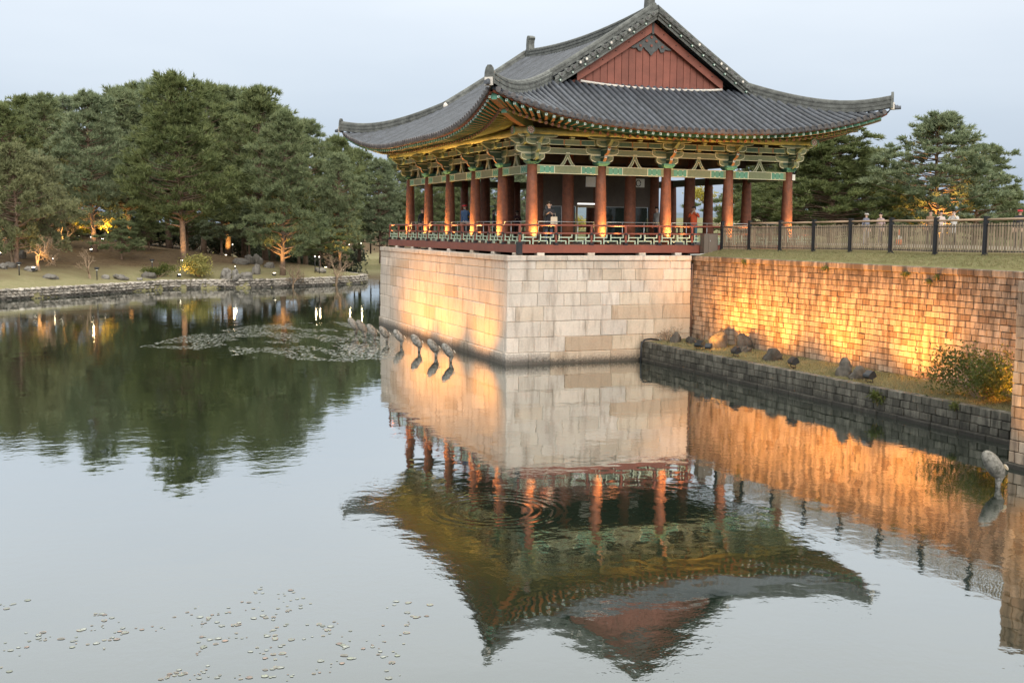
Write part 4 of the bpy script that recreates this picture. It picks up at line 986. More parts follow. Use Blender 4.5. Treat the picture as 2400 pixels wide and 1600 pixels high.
PINES['near0'] = (*pine(seed=71, H=9, R_=4.2, base=.10, npad=150, ntuft=70, L_=.30, w_=.05, padr=.8), 9)
PINES['near1'] = (*pine(seed=79, H=9, R_=4.0, base=.16, npad=125, ntuft=60, lean=.03, L_=.30, w_=.05, padr=.72), 9)
PINES['jun'] = (*pine(seed=83, H=8, R_=3.1, base=.16, npad=110, ntuft=60, L_=.24, w_=.05, mat=M_JUNIPER, padr=.75, flat=.8), 8)
HZ = lambda x: 537.0+.0086*(x-1200)
# (image column, distance along the view, height of the top in the image, variant, wide, label)
LP = [(222, 99, 205, 'tall0', 1.0, 'tall pine with a straight pale trunk beside the pale bare shrub, left of the pond'),
      (430, 97, 168, 'tall1', 1.05, 'tallest pine, its pale trunk standing left of the yellow-green bush'),
      (662, 96, 250, 'tall2', .95, 'pine with an orange-lit forked trunk above the piled garden rocks'),
      (622, 108, 196, 'tall3', 1.0, 'pine with a dim trunk just left of the orange-lit forked trunk'),
      (534, 122, 192, 'tall0', 1.05, 'pine whose short orange-lit trunk stands deep in the grove'),
      (478, 117, 182, 'tall2', 1.0, 'pine behind the yellow-green bush, trunk in shadow'),
      (398, 126, 176, 'tall3', 1.1, 'pine deep in the grove behind the tallest pine'),
      (306, 122, 198, 'tall1', 1.05, 'pine behind the lit stone bench in the dark of the grove'),
      (118, 108, 212, 'tall2', 1.05, 'pine behind the lit bare branches at far left'),
      (22, 104, 234, 'tall3', 1.0, 'pine at the left edge of the picture'),
      (68, 120, 214, 'tall0', 1.0, 'pine rising behind the bronze juniper at left'),
      (255, 128, 215, 'tall1', 1.0, 'pine at the back of the grove behind the yellow-leaved tree'),
      (572, 128, 208, 'tall1', 1.0, 'pine at the back between the two orange-lit trunks'),
      (160, 124, 214, 'tall1', 1.1, 'pine filling the skyline between the two left pines'), (345, 131, 190, 'tall2', 1.1, 'pine filling the skyline left of the tallest pine'), (640, 126, 232, 'tall0', 1.0, 'pine behind the forked one, on the falling skyline'), (5, 122, 222, 'tall1', 1.1, 'back pine cut by the left edge'),
      (716, 116, 268, 'tall0', 1.0, 'pine right of the forked trunk, its crown sloping to the water'),
      (768, 122, 305, 'tall2', 1.0, 'lower pine touching the left tip of the pavilion roof'),
      (797, 108, 345, 'tall3', .8, 'dark leaning pine with a lit foot near the wooden fence')]
for x, dep, ytop, v, wd, lab in LP:
    p = px_world(x, 600, dep); z = float(garden_h(np.array([p.x]), np.array([p.y]))[0]); ztop = VIEWPOINT.z+(HZ(x)-ytop-20)/2634.8*dep
    put_tree('pine_tree', v, p.x, p.y, z-.1, ztop-z, rnd.uniform(0, 6.28), lab, 'pines of the far garden', wide=wd)
_cnt = iter(['just left of the pavilion floor', 'seen left of the farthest red column', 'between the two farthest columns of the left row', 'between the second and third farthest left columns', 'in the third gap of the left column row', 'in the fourth gap of the left column row', 'in the gap beside the near corner column', 'hidden behind the near corner column'])
for x, dep, ytop, v in [(842, 132, 352, 'tall1'), (893, 126, 372, 'tall0'), (945, 134, 365, 'tall2'), (1000, 128, 392, 'tall3'), (1050, 135, 380, 'tall1'), (1105, 130, 395, 'tall0'), (1160, 136, 385, 'tall2'), (1215, 132, 400, 'tall3')]:
    p = px_world(x, 600, dep); ztop = VIEWPOINT.z+(HZ(x)-ytop)/2634.8*dep; z = float(garden_h(np.array([p.x]), np.array([p.y]))[0]); z = max(z, 1.5)
    put_tree('pine_tree', v, p.x, p.y, z-.3, ztop-z, rnd.uniform(0, 6.28), 'pine on the far bank, '+next(_cnt), 'pines glimpsed through the columns')
for x, dep, ytop, v, lab in [(285, 96, 520, 'low0', 'low spreading pine right of the tall pale trunk'), (440, 108, 478, 'low1', 'small pine hiding the foot of the tallest pine'), (520, 107, 482, 'low1', 'small pine in front of the dark grove'), (585, 106, 492, 'low1', 'small forked pine beside the white lamp'), (700, 104, 478, 'low0', 'bushy young pine right of the orange-lit trunk'), (750, 106, 512, 'low0', 'spreading young pine above the lit bare shrub'), (350, 104, 500, 'low0', 'young pine in the shade left of the tallest pine'), (165, 100, 530, 'low0', 'dark low pine behind the lit bare branches')]:
    p = px_world(x, 600, dep); z = float(garden_h(np.array([p.x]), np.array([p.y]))[0]); ztop = VIEWPOINT.z+(HZ(x)-ytop)/2634.8*dep
    put_tree('young_pine', v, p.x, p.y, z-.05, max(2.2, ztop-z), rnd.uniform(0, 6.28), lab, 'young pines under the grove', wide=1.15)
for x, dep, ytop, lab in [(38, 86, 345, 'bronze-green juniper leaning in at the left edge'), (98, 90, 372, 'bronze-green juniper just right of the edge one')]:
    p = px_world(x, 600, dep); z = float(garden_h(np.array([p.x]), np.array([p.y]))[0]); ztop = VIEWPOINT.z+(HZ(x)-ytop)/2634.8*dep
    put_tree('juniper_tree', 'jun', p.x, p.y, z-.05, ztop-z, rnd.uniform(0, 6.28), lab, 'junipers at left', 'juniper')
RP = [(1790, 78, 352, 'near0', 1.35, 'dark pine right behind the pavilion corner column'), (1862, 72, 330, 'near0', 1.4, 'pine just right of the corner column'), (1945, 66, 300, 'near0', 1.5, 'tall pine under the right tip of the roof'), (2030, 70, 352, 'near0', 1.1, 'pine filling the gap left of the big open pine'),
      (2195, 62, 272, 'near1', 1.3, 'big open pine with orange-lit lower branches'), (2285, 66, 345, 'near0', 1.15, 'pine at right whose crown slopes down to the fence'), (2120, 72, 400, 'near0', .9, 'low dark pine between the two tall right ones'), (2360, 74, 438, 'near0', .9, 'low pine at the right edge')]
for x, dep, ytop, v, wd, lab in RP:
    p = px_world(x, 560, dep); z = 4.2; ztop = VIEWPOINT.z+(HZ(x)-ytop)/2634.8*dep
    put_tree('pine_tree', v, p.x, p.y, z-.05, ztop-z, rnd.uniform(0, 6.28), lab, 'pines on the right lawn', wide=wd)
_hedge_i = 0
def leaf_ball(seed, n, r, L_, w_, mat, stems=7, lumps=9):
    rs = np.random.RandomState(seed); lc = rs.normal(0, .45, (lumps, 3))*np.array([r, r, r*.55]); lc[:, 2] = np.abs(lc[:, 2])+r*.45
    C = lc[rs.randint(0, lumps, n)]+rs.normal(0, .24*r, (n, 3))*np.array([1, 1, .8]); C = C[C[:, 2] > .03]
    V, F = quad_leaves(C, L_, w_, rs); b = MB()
    for c in lc: b.tube([(0, 0, -.05), tuple(c*np.array([.5, .5, .6])), tuple(c)], [.03*r+.01, .018, .006], 5, caps=False)
    return b.mesh('stems', M_TWIG), npmesh('foliage', V, F, mat)
def put_bush(name, meshes, loc, k, label, cat='shrub', group=None, parts=('stems', 'foliage')):
    t_ = thing(name, label, cat, loc, 0, group); M = T(Vector(loc)) @ RZ(rnd.uniform(0, 6.28)) @ SCL(k)
    for n_, me in zip(parts, meshes): mk(n_, me, t_, M)
    return t_
def gpos(x, dep, y=640):
    p = px_world(x, y, dep); return (p.x, p.y, float(garden_h(np.array([p.x]), np.array([p.y]))[0]))
M_HEDGE = leaf_mat('hedge_leaves', (.045, .06, .032), (.085, .095, .05))
HEDGE = [leaf_ball(200+i, 2600, 2.4, .34, .2, M_HEDGE, lumps=12) for i in range(2)]
for i, x in enumerate((15, 70, 125, 180, 235, 290, 345, 400, 455, 510, 565, 620, 675, 730, 785)):
    put_bush('hedge_shrub', HEDGE[i % 2], gpos(x, 134+3*(i % 3), 600), 1.0+.12*(i % 3), 'dark evergreen shrub, number %s from the left in the row closing the grove' % ('one two three four five six seven eight nine ten eleven twelve thirteen fourteen fifteen'.split()[i]), 'shrub', 'evergreen shrubs behind the grove')
put_bush('shrub', leaf_ball(5, 2600, 1.25, .20, .10, M_GOLDLEAF), gpos(466, 92), 1.05, 'yellow-green leafy bush on the garden bank')
put_bush('shrub', leaf_ball(6, 1800, .9, .17, .085, M_BUSHLEAF), gpos(372, 90.5), .95, 'dark green bush behind a pale rock on the garden bank')
put_bush('shrub', leaf_ball(7, 5200, 1.15, .11, .05, M_BUSHLEAF, lumps=16), (5.15, -17.5, .70), .88, 'leafy green bush on the ledge, glowing orange inside')
put_bush('shrub', leaf_ball(8, 1500, .55, .10, .045, leaf_mat('russet_leaves', (.16, .09, .04), (.24, .14, .06))), (5.75, -19.6, .74), 1.2, 'russet bush in the corner against the lit wall')
put_bush('fern_tuft', leaf_ball(9, 320, .26, .16, .03, M_BUSHLEAF, lumps=5), (4.0, -14.9, .30), 1.0, 'small fern growing from a gap in the ledge wall', 'fern')
put_bush('fern_tuft', leaf_ball(9, 320, .26, .16, .03, M_BUSHLEAF, lumps=5), (4.02, -17.8, .55), .6, 'tiny fern on the ledge wall under the leafy bush', 'fern')
put_bush('dry_shrub', leaf_ball(10, 500, .5, .12, .02, M_TWIG, lumps=7), (4.9, -1.95, .72), .9, 'dry twiggy shrub at the foot of the terrace', 'shrub')
for i, (y, z, lab) in enumerate(((-9.6, 3.72, 'green weed near the top of the brick wall, above its middle'), (-13.3, 3.65, 'left one of three green weeds close together high on the brick wall'), (-14.2, 3.5, 'lowest of three green weeds close together high on the brick wall'), (-14.5, 3.62, 'right one of three green weeds close together high on the brick wall'), (-5.0, 3.75, 'green weed high on the brick wall nearest the pavilion'))):
    put_bush('wall_weed', leaf_ball(20+i, 130, .16, .09, .035, M_BUSHLEAF, lumps=4), (6.27, y, z), 1.0, lab, 'weed', 'weeds on the brick wall')
for x, dep, ytop, ybot, lab in [(262, 110, 455, 548, 'yellow-leaved tree glowing in the grove'), (192, 106, 505, 550, 'golden leafy sapling behind the tall pale trunk')]:
    p = px_world(x, 600, dep); z = float(garden_h(np.array([p.x]), np.array([p.y]))[0]); k = (ybot-ytop)/2634.8*dep
    tt = thing('autumn_tree', lab, 'tree', (p.x, p.y, z), 0); s_, f_ = leaf_ball(int(x), 1500, k*.42, .22, .16, M_YELLOWLEAF)
    zz = VIEWPOINT.z+(HZ(x)-ybot)/2634.8*dep
    mk('crown', f_, tt, T(p.x, p.y, zz)); b = MB(); b.tube([(p.x, p.y, z-.1), (p.x+.1, p.y, zz+.3)], [.12, .07], 7); b.obj('trunk', M_BARK, tt); mk('limbs', s_, tt, T(p.x, p.y, zz))
for x, dep, ytop, ybot, lab in [(1735, 95, 395, 505, 'yellow autumn tree seen between the right-hand columns'), (1650, 105, 405, 480, 'thin yellowing tree seen through the hall'), (2392, 80, 452, 510, 'pale orange autumn tree at the right edge'), (1345, 130, 470, 545, 'yellow-green tree seen through the open doorway')]:
    p = px_world(x, 560, dep); z = 4.2; k = (ybot-ytop)/2634.8*dep; zz = VIEWPOINT.z+(HZ(x)-ybot)/2634.8*dep
    tt = thing('autumn_tree', lab, 'tree', (p.x, p.y, z), 0); s_, f_ = leaf_ball(int(x), 1100, k*.42, .2, .14, M_YELLOWLEAF)
    mk('crown', f_, tt, T(p.x, p.y, zz)); b = MB(); b.tube([(p.x, p.y, z-.1), (p.x+.1, p.y, zz+.3)], [.12, .07], 7); b.obj('trunk', M_BARK, tt); mk('limbs', s_, tt, T(p.x, p.y, zz))
def bare(seed, h, spread, depth=5, r0=.09, forks=3, lean=0):
    rs = np.random.RandomState(seed); limbs, twigs = MB(), MB()
    def grow(p, d_, l, r_, k):
        q = p+d_*l*.5+rs.normal(0, .06*l, 3); e = q+(d_+rs.normal(0, .18, 3))*l*.5
        (limbs if k >= depth-2 else twigs).tube([p, q, e], [r_, r_*.8, r_*.6], 6 if k >= depth-2 else 3, caps=False)
        if k <= 0: return
        for _ in range(forks if k == depth else rs.randint(2, 4)):
            nd_ = d_+rs.normal(0, spread, 3)+np.array([0, 0, .12]); nd_ /= np.linalg.norm(nd_); grow(e if rs.rand() > .3 else q, nd_, l*rs.uniform(.62, .82), max(r_*.58, .013), k-1)
    grow(np.array([0, 0, -.05]), np.array([lean, 0, 1.0]), h*.30, r0, depth)
    return limbs.mesh('limbs', M_TWIG), twigs.mesh('twigs', M_TWIG)
for i, (x, dep, h, sp, lab) in enumerate([(92, 84.5, 3.3, .62, 'low bare shrub with orange-lit spreading branches at left'), (211, 84.5, 2.2, .4, 'small pale bare shrub with a crooked trunk'), (688, 94, 2.9, .6, 'round bare shrub glowing orange on the garden tip'), (786, 98, 3.5, .55, 'dark bare shrub at the end of the garden bank'), (150, 98, 3.6, .45, 'bare tree with several lit stems behind the left branches'), (4, 90, 3.6, .5, 'lit forked tree trunk at the left edge'), (30, 87, 2.2, .6, 'grey bare shrub at the left edge')]):
    gl_ = gpos(x, dep); put_bush('bare_shrub', bare(100+i, h, sp, 6 if i in (0, 2, 3) else 5, .07+.02*h), gl_, 1.0, lab, 'bare shrub', 'bare shrubs of the garden', ('limbs', 'twigs'))
for i, (x, dep, h, lab) in enumerate([(2190, 60, 3.0, 'low bare branches lit orange under the big open pine'), (1690, 88, 4.5, 'pale bare sapling seen between the right columns')]):
    p = px_world(x, 560, dep); put_bush('bare_shrub', bare(130+i, h, .55, 5, .12), (p.x, p.y, 4.15), 1.0, lab, 'bare shrub', None, ('limbs', 'twigs'))
# grass blades
def grass(name, X_, Y_, Zf, L_, w_, mat, label, seed):
    rs = np.random.RandomState(seed); C = np.stack([X_, Y_, Zf(X_, Y_)-.005], 1); D_ = np.repeat([[0, 0, 1.0]], len(C), 0); V, F = fan_tris(C, D_, 3, L_, w_, .45, rs)
    tag(mk(name, npmesh(name, V, F, mat)), label, kind='stuff')
M_GRASS = leaf_mat('dry_grass_blades', (.19, .18, .075), (.30, .26, .13), trans=.2)
rs = np.random.RandomState(4); n = 14000
grass('ledge_grass', rs.uniform(4.2, 6.25, n), rs.uniform(-21.2, -1.6, n), bank_h, .075, .014, M_GRASS, 'dry grass on the narrow ledge', 1)
n = 26000; gx_, gy_ = rs.uniform(6.55, 12, n), rs.uniform(-22, -1.5, n)
grass('lawn_grass', gx_, gy_, lawn_h, .07, .014, M_GRASS, 'dry grass along the top of the brick wall', 2)
# ------------------------------------------------------------------ rocks, lamps, fence, water plants
def rock_mesh(seed, mat, n=9):
    rs = np.random.RandomState(seed); V = []; F = []
    import itertools
    idx = {}
    def vid(p):
        k = tuple(np.round(p, 5))
        if k not in idx: idx[k] = len(V); V.append(p)
        return idx[k]
    for ax in range(3):
        for s_ in (-1, 1):
            for i in range(n):
                for j in range(n):
                    q = []
                    for a, c in ((0, 0), (1, 0), (1, 1), (0, 1)):
                        u, v = -1+2*(i+a)/n, -1+2*(j+c)/n; p = np.zeros(3); p[ax] = s_; p[(ax+1) % 3] = u; p[(ax+2) % 3] = v; q.append(vid(p/np.linalg.norm(p)))
                    F.append(q if s_ > 0 else q[::-1])
    V = np.array(V); D_ = rs.normal(0, 1, (9, 3)); D_ /= np.linalg.norm(D_, axis=1)[:, None]; off = rs.uniform(.55, .95, 9)
    r_ = np.ones(len(V))
    for d_, o in zip(D_, off):
        c = V @ d_; r_ = np.minimum(r_, np.where(c > .05, o/np.maximum(c, .05), 9))
    r_ = r_*(1+.10*np.sin(V @ rs.normal(0, 5, 3)+1)+.06*np.sin(V @ rs.normal(0, 9, 3))+rs.normal(0, .04, len(V))); V = V*r_[:, None]
    return npmesh('rock', V, np.array(F), mat)
RK = [rock_mesh(i, M_ROCK) for i in range(6)]
M_ROCKD = stone('dark_ledge_rock', [(.075, .066, .055), (.13, .115, .095), (.05, .044, .036)], stain=(.03, .028, .02), stain_lo=.45, stain_hi=.65, fine=7, bump=.06)
RKD = [rock_mesh(60+i, M_ROCKD) for i in range(5)]
def put_rock(x, y, z, sx, sy, sz, label, group=None, name='rock', m=None):
    o = mk(name, rnd.choice(m or RK), None, T(x, y, z+sz*.45) @ RZ(rnd.uniform(0, 6.28)) @ Matrix.Rotation(rnd.uniform(-.25, .25), 4, 'X') @ SCL(sx, sy, sz)); return tag(o, label, 'rock', group)
for x, y, sx, sy, sz, lab in [(5.55, -4.5, .55, .42, .75, 'tall rock lit orange by the floodlight on the ledge'), (5.05, -4.1, .45, .4, .32, 'low rock glowing orange beside the tall lit one'), (5.95, -5.5, .6, .4, .62, 'dark rock leaning on the brick wall behind the tall lit rock'), (5.5, -6.15, .5, .4, .34, 'flat grey rock at the foot of the dark leaning one'), (5.0, -8.6, .55, .42, .48, 'rounded dark rock in the middle of the ledge'), (4.75, -12.5, .42, .4, .55, 'upright dark rock, left of the pair on the ledge'), (4.8, -13.15, .5, .42, .42, 'pale-streaked rock, right of the pair on the ledge'), (5.0, -2.35, .4, .36, .42, 'grey rock by the dry shrub under the terrace'), (5.35, -2.9, .32, .3, .3, 'small brown rock next to the grey one under the terrace')]:
    put_rock(x, y, .70, sx*.7, sy*.7, sz*.68, lab, 'rocks on the ledge', m=RKD)
GR = [(532, 92, 1.0, .9, 'pale upright rock right of the yellow-green bush'), (552, 91.5, .7, .8, 'grey rock leaning on the pale upright one'), (565, 99, 1.2, .55, 'long flat rock on the slope under the forked pine'), (585, 100, 1.0, .8, 'rock in the middle of the pile on the slope'), (604, 100, .9, 1.0, 'tallest rock of the pile on the slope'), (632, 99, 1.0, .5, 'low pale rock right of the pile'), (602, 95, .7, .9, 'dark rock below the pile'), (577, 92.5, 1.1, .6, 'rounded rock above the shore wall, centre of the bank'), (640, 93, .9, .55, 'dark rock left of the glowing bare shrub'), (655, 93.5, 1.1, .6, 'wide dark rock touching the glowing bare shrub'), (720, 95.5, 1.3, .5, 'long low rock near the tip of the bank'), (740, 96, .8, .4, 'small flat rock at the tip of the bank'), (350, 89.6, 1.1, .5, 'pale rock in front of the dark green bush'), (283, 86.5, 1.1, .45, 'dark low rock between the path lights'), (248, 85.6, .6, .35, 'small pale rock right of the path light'), (328, 87.5, .5, .3, 'little rock near the shore wall'), (120, 81.5, 1.0, .35, 'flat pale rock near the left shore'), (25, 84, .9, .5, 'dark rock by the left edge path light'), (75, 83.5, 1.0, .4, 'grey rock beneath the lit spreading branches'), (50, 90, .9, .8, 'tan rock behind the left branches'), (8, 82.5, .8, .4, 'rock at the left edge above the shore wall'), (752, 100, 1.0, .5, 'grey rock behind the tip of the bank'), (618, 92.3, .4, .35, 'small stone between the shore rocks')]
for x, dep, w_, h_, lab in GR:
    gx_, gy_, gz_ = gpos(x, dep); put_rock(gx_, gy_, gz_-.05, w_*.55, w_*.5, h_*.75, lab, 'rocks of the far garden')
# rubble wall along the far shore
sw = thing('shore_wall', 'low pale rubble wall edging the far garden', 'wall', (-5, 54, 0))
RUBS = [rock_mesh(300+i, M_RUBBLE, 4) for i in range(6)]
for me_ in RUBS: me_.transform(SCL(.66))
b = MB()
cxs = (sum(p[0] for p in SHORE[2:12])/10, 75)
for i in range(2, 12):
    (x0, y0), (x1, y1) = SHORE[i], SHORE[i+1]; dx, dy = x1-x0, y1-y0; l = math.hypot(dx, dy); nx, ny = dy/l, -dx/l
    coursed_wall(sw, (x0, y0), (x1, y1), (nx, ny), -.1, .74, 4, .42, M_RUBBLE, 34, (x1, y1), name='stone', depth=.5, off=.05, seed=40+i, meshes=RUBS, rot=.16)
    b.add([(x0-nx*.1, y0-ny*.1, -.6), (x1-nx*.1, y1-ny*.1, -.6), (x1-nx*.1, y1-ny*.1, .72), (x0-nx*.1, y0-ny*.1, .70), (x0-nx*.9, y0-ny*.9, -.6), (x1-nx*.9, y1-ny*.9, -.6), (x1-nx*.9, y1-ny*.9, .70), (x0-nx*.9, y0-ny*.9, .70)], [(0, 1, 2, 3), (3, 2, 6, 7), (5, 4, 7, 6)])
b.obj('core', M_RUBBLE, sw)
# rock-shaped lamps standing in the water
def float_lamp(loc, lean_az, k, label, group=None):
    t_ = thing('rock_lamp', label, 'lamp', loc, 0, group); L0 = T(Vector(loc)) @ RZ(lean_az) @ SCL(k)
    rs = np.random.RandomState(rnd.randrange(999)); b = MB(); rows = []; m = 14
    prof = [(.0, .04), (.05, .10), (.15, .15), (.29, .172), (.45, .16), (.57, .12), (.64, .065), (.66, .012)]
    for h_, r_ in prof:
        rows.append([(r_*math.cos(2*math.pi*j/m)*(1+rs.normal(0, .03))*.92, r_*math.sin(2*math.pi*j/m)*(1+rs.normal(0, .03)), h_) for j in range(m)]+[None])
        rows[-1][-1] = rows[-1][0]
    b.grid(rows); Mr = L0 @ T(.10, 0, .19) @ Matrix.Rotation(-R(37), 4, 'Y'); b.obj('rock_shell', M_FLOAT, t_, Mr)
    b = MB(); b.tube([(.02, 0, -.5), (.02, 0, .05), (.03, 0, .18), (.05, 0, .26)], [.05, .052, .075, .11], 10); b.obj('neck', M_FLOAT, t_, L0)
    b = MB(); b.lathe([(.07, 0), (.06, .01)], 12); b.obj('lens', emit('rock_lamp_lens', (1, .72, .35), .15), t_, L0 @ T(.165, 0, .40) @ Matrix.Rotation(R(62), 4, 'Y'))
    return t_
ROCKL = [(-3.78, 12.0), (-3.74, 10.6), (-3.66, 9.15), (-3.45, 7.9), (-3.30, 6.2), (-3.24, 3.9), (-3.21, 1.85), (-3.19, .16)]
ORD = ['farthest', 'second farthest', 'third from the far end', 'fourth from the far end', 'fourth from the near end', 'third from the near end', 'second nearest', 'nearest']
for i, (x, y) in enumerate(ROCKL):
    t_ = float_lamp((x, y, 0), 0.0, 1.0+.1*(i < 2), 'rock-shaped lamp in the water, %s of the row by the terrace' % ORD[i], 'rock lamps by the terrace')
    spot('lamp_beam', (x+.30, y, .42), (-1.5, y+(.9 if i % 2 else -.3), 2.3), FL_E*(1.9 if i in (2, 4) else 1.2 if i == 7 else 1.05), (1, .38, .035), 140, 1.0, .06, t_)
t_ = float_lamp((.2, -22.9, 0), R(-15), 1.02, 'pale rock-shaped lamp in the water at the right edge')
spot('lamp_beam', (.52, -22.95, .44), (2.0, -22.4, 2.2), FL_E*1.8, (1, .48, .10), 100, .9, .06, t_)
# floodlights on the ledge
def flood(loc, tgt, e, label, k=1.0):
    t_ = thing('floodlight', label, 'floodlight', loc, 0, 'floodlights on the ledge'); d_ = (Vector(tgt)-Vector(loc)); az = math.atan2(d_.y, d_.x); k *= .8; L0 = T(Vector(loc)) @ RZ(az) @ SCL(k)
    H0 = L0 @ T(0, 0, .26) @ Matrix.Rotation(-R(30), 4, 'Y')
    b = MB(); b.prism([(-.16, -.05), (-.10, -.11), (.13, -.13), (.15, -.10), (.15, .12), (.10, .14), (-.12, .10), (-.16, .05)], Matrix.Identity(4), .34); b.obj('housing', plain('grey_lamp_housing', (.045, .05, .055), .35, .2, 8.0, metal=.4), t_, H0)
    b = MB(); b.box((.155, 0, .01), (.012, .27, .18)); b.obj('lens', emit('floodlight_lens', (1, .66, .25), 14.0), t_, H0)
    b = MB(); b.tube([(0, -.19, .20), (0, -.19, .02), (0, .19, .02), (0, .19, .20)], .016, 6); b.box((0, 0, -.02), (.1, .1, .12)); b.obj('yoke', M_IRON, t_, L0)
    dd = d_.normalized(); l0 = Vector(loc)+Vector((0, 0, .26*k))+dd*.24*k
    spot('flood_beam', l0, tgt, e, (1, .37, .035), 140, 1.0, .07, t_)
flood((4.5, -4.9, .74), (6.3, -4.3, 3.3), FL_E*5.3, 'floodlight standing among the orange-lit rocks')
flood((4.55, -5.4, .74), (5.5, -4.6, 1.2), FL_E*.25, 'small floodlight in front of the orange-lit rocks', .8)
flood((4.5, -7.2, .74), (6.3, -7.3, 3.2), FL_E*5.3, 'floodlight left of the rounded dark rock')
flood((4.5, -10.4, .74), (6.3, -10.6, 3.1), FL_E*5.3, 'floodlight between the rounded rock and the rock pair')
flood((4.5, -13.95, .74), (6.3, -14.0, 3.0), FL_E*5.3, 'floodlight right of the rock pair')
flood((5.85, -18.55, .74), (5.2, -17.7, 1.7), FL_E*4.5, 'floodlight half hidden behind the leafy bush')
flood((4.9, -20.6, .74), (3.6, -21.4, 2.6), FL_E*.5, 'floodlight in the corner by the wall spur', .8)
# fence on the lawn
fa, fb = Vector((7.7, -3.10, 4.25)), Vector((7.7, -14.8, 4.35)); fstep = (fb-fa)/6
fe = thing('picket_fence', 'black-posted bamboo picket fence along the lawn above the brick wall', 'fence', fa)
M_PICKET = plain('bamboo_picket', (.30, .23, .155), .7, .22, 6.0, rv=.25); M_RAILW = plain('tan_handrail', (.42, .29, .19), .5, .15, 5.0)
b = MB(); b.box((0, 0, .61), (.12, .12, 1.24)); b.box((0, 0, 1.25), (.15, .15, .035)); b.box((0, 0, 1.02), (.14, .14, .03)); b.box((0, 0, .03), (.16, .16, .05)); post_m = b.mesh('post', M_IRON)
b = MB(); b.box((0, 0, .53), (.055, .022, .92)); pk_m = b.mesh('picket', M_PICKET)
fang = math.atan2(fstep.y, fstep.x)
def lz(p): return float(lawn_h(np.array([p.x]), np.array([p.y]))[0])
NP = 9
for i in range(-1, NP+1):
    p = fa+fstep*i
    if i == -1: p = Vector((7.55, -1.45, 4.2))
    mk('post', post_m, fe, T(p.x, p.y, lz(p)-.02) @ RZ(fang) @ SCL(.92, .92, .90))
    if i == NP: break
    q = fa+fstep*(i+1); zp, zq = lz(p), lz(q); low = .12 if i == -1 else 0.0
    b = MB(); b.tube([(p.x, p.y, zp+1.02-low), (q.x, q.y, zq+1.02-low)], .032, 8); b.obj('handrail', M_RAILW, fe)
    for zz in (.12, .84-low): 
        b = MB(); b.tube([(p.x, p.y, zp+zz), (q.x, q.y, zq+zz)], .016, 5); b.obj('wire_rail', M_IRON, fe)
    ln = (q-p).length; nn = int(ln/.102)
    for k in range(1, nn):
        c = p.lerp(q, k/nn); mk('picket', pk_m, fe, T(c.x, c.y, lz(c)+.02-low*.6) @ RZ(fang+(0 if i >= 0 else math.atan2(q.y-p.y, q.x-p.x)-fang)+rnd.uniform(-.06, .06)) @ SCL(1, 1, rnd.uniform(.88, .93)))
cab = thing('control_cabinet', 'grey-brown control cabinet at the end of the red railing', 'cabinet', (7.15, -1.12, 4.05))
M_CAB = plain('cabinet_paint', (.15, .12, .095), .5, .1, 4.0)
b = MB(); b.box((7.15, -1.13, 4.47), (.62, .30, .80)); b.obj('body', M_CAB, cab)
b = MB(); b.box((7.24, -1.288, 4.47), (.40, .02, .72)); d_ = b.obj('door', M_CAB, cab)
b = MB(); b.tube([(7.10, -1.31, 4.62), (7.10, -1.31, 4.54)], .012, 6); b.obj('handle', M_STEEL, d_)
b = MB(); [b.box((x, -1.13, 4.04), (.06, .2, .10)) for x in (6.92, 7.38)]; b.obj('feet', M_IRON, cab)
cbl = thing('cable', 'pale cable sagging under the control cabinet', 'cable', (6.8, -1.3, 4.1))
b = MB(); b.tube([(7.2, -1.32, 4.16), (6.95, -1.34, 4.09), (6.6, -1.33, 4.06), (6.2, -1.3, 4.05)], .018, 6); b.obj('sheath', M_WHITEP, cbl)
b = MB(); b.tube([(6.2, -1.3, 4.05), (6.12, -1.29, 4.06)], .026, 6); b.obj('plug', M_IRON, cbl)
# paved walk behind the fence
b = MB(); b.grid([[(x, y, 4.43) for x in (13.2, 21)] for y in (-30, 6)]); tag(b.obj('path', plain('sandy_path', (.30, .26, .20), .9, .15, 1.0)), 'sandy walk behind the picket fence', kind='structure')
# ropes-and-posts timber fence far left of the pavilion
wf = thing('timber_fence', 'dark two-rail timber fence on the far bank left of the pavilion', 'fence', (16, 88, 3))
M_TIMB = plain('dark_fence_timber', (.05, .035, .025), .8, .3, 2.0); prev = None
for i in range(9):
    x, y = 12.2+i*1.75, 89.8-i*.75; z = max(1.2, float(garden_h(np.array([x]), np.array([y]))[0])); z = 3.0
    b = MB(); b.tube([(x, y, z-1.0), (x, y, z+1.05)], .09, 7); b.obj('post', M_TIMB, wf)
    if prev:
        for zz in (.35, .8): b = MB(); b.tube([(prev[0], prev[1], z+zz), (x, y, z+zz)], .055, 6); b.obj('rail', M_TIMB, wf)
    prev = (x, y)
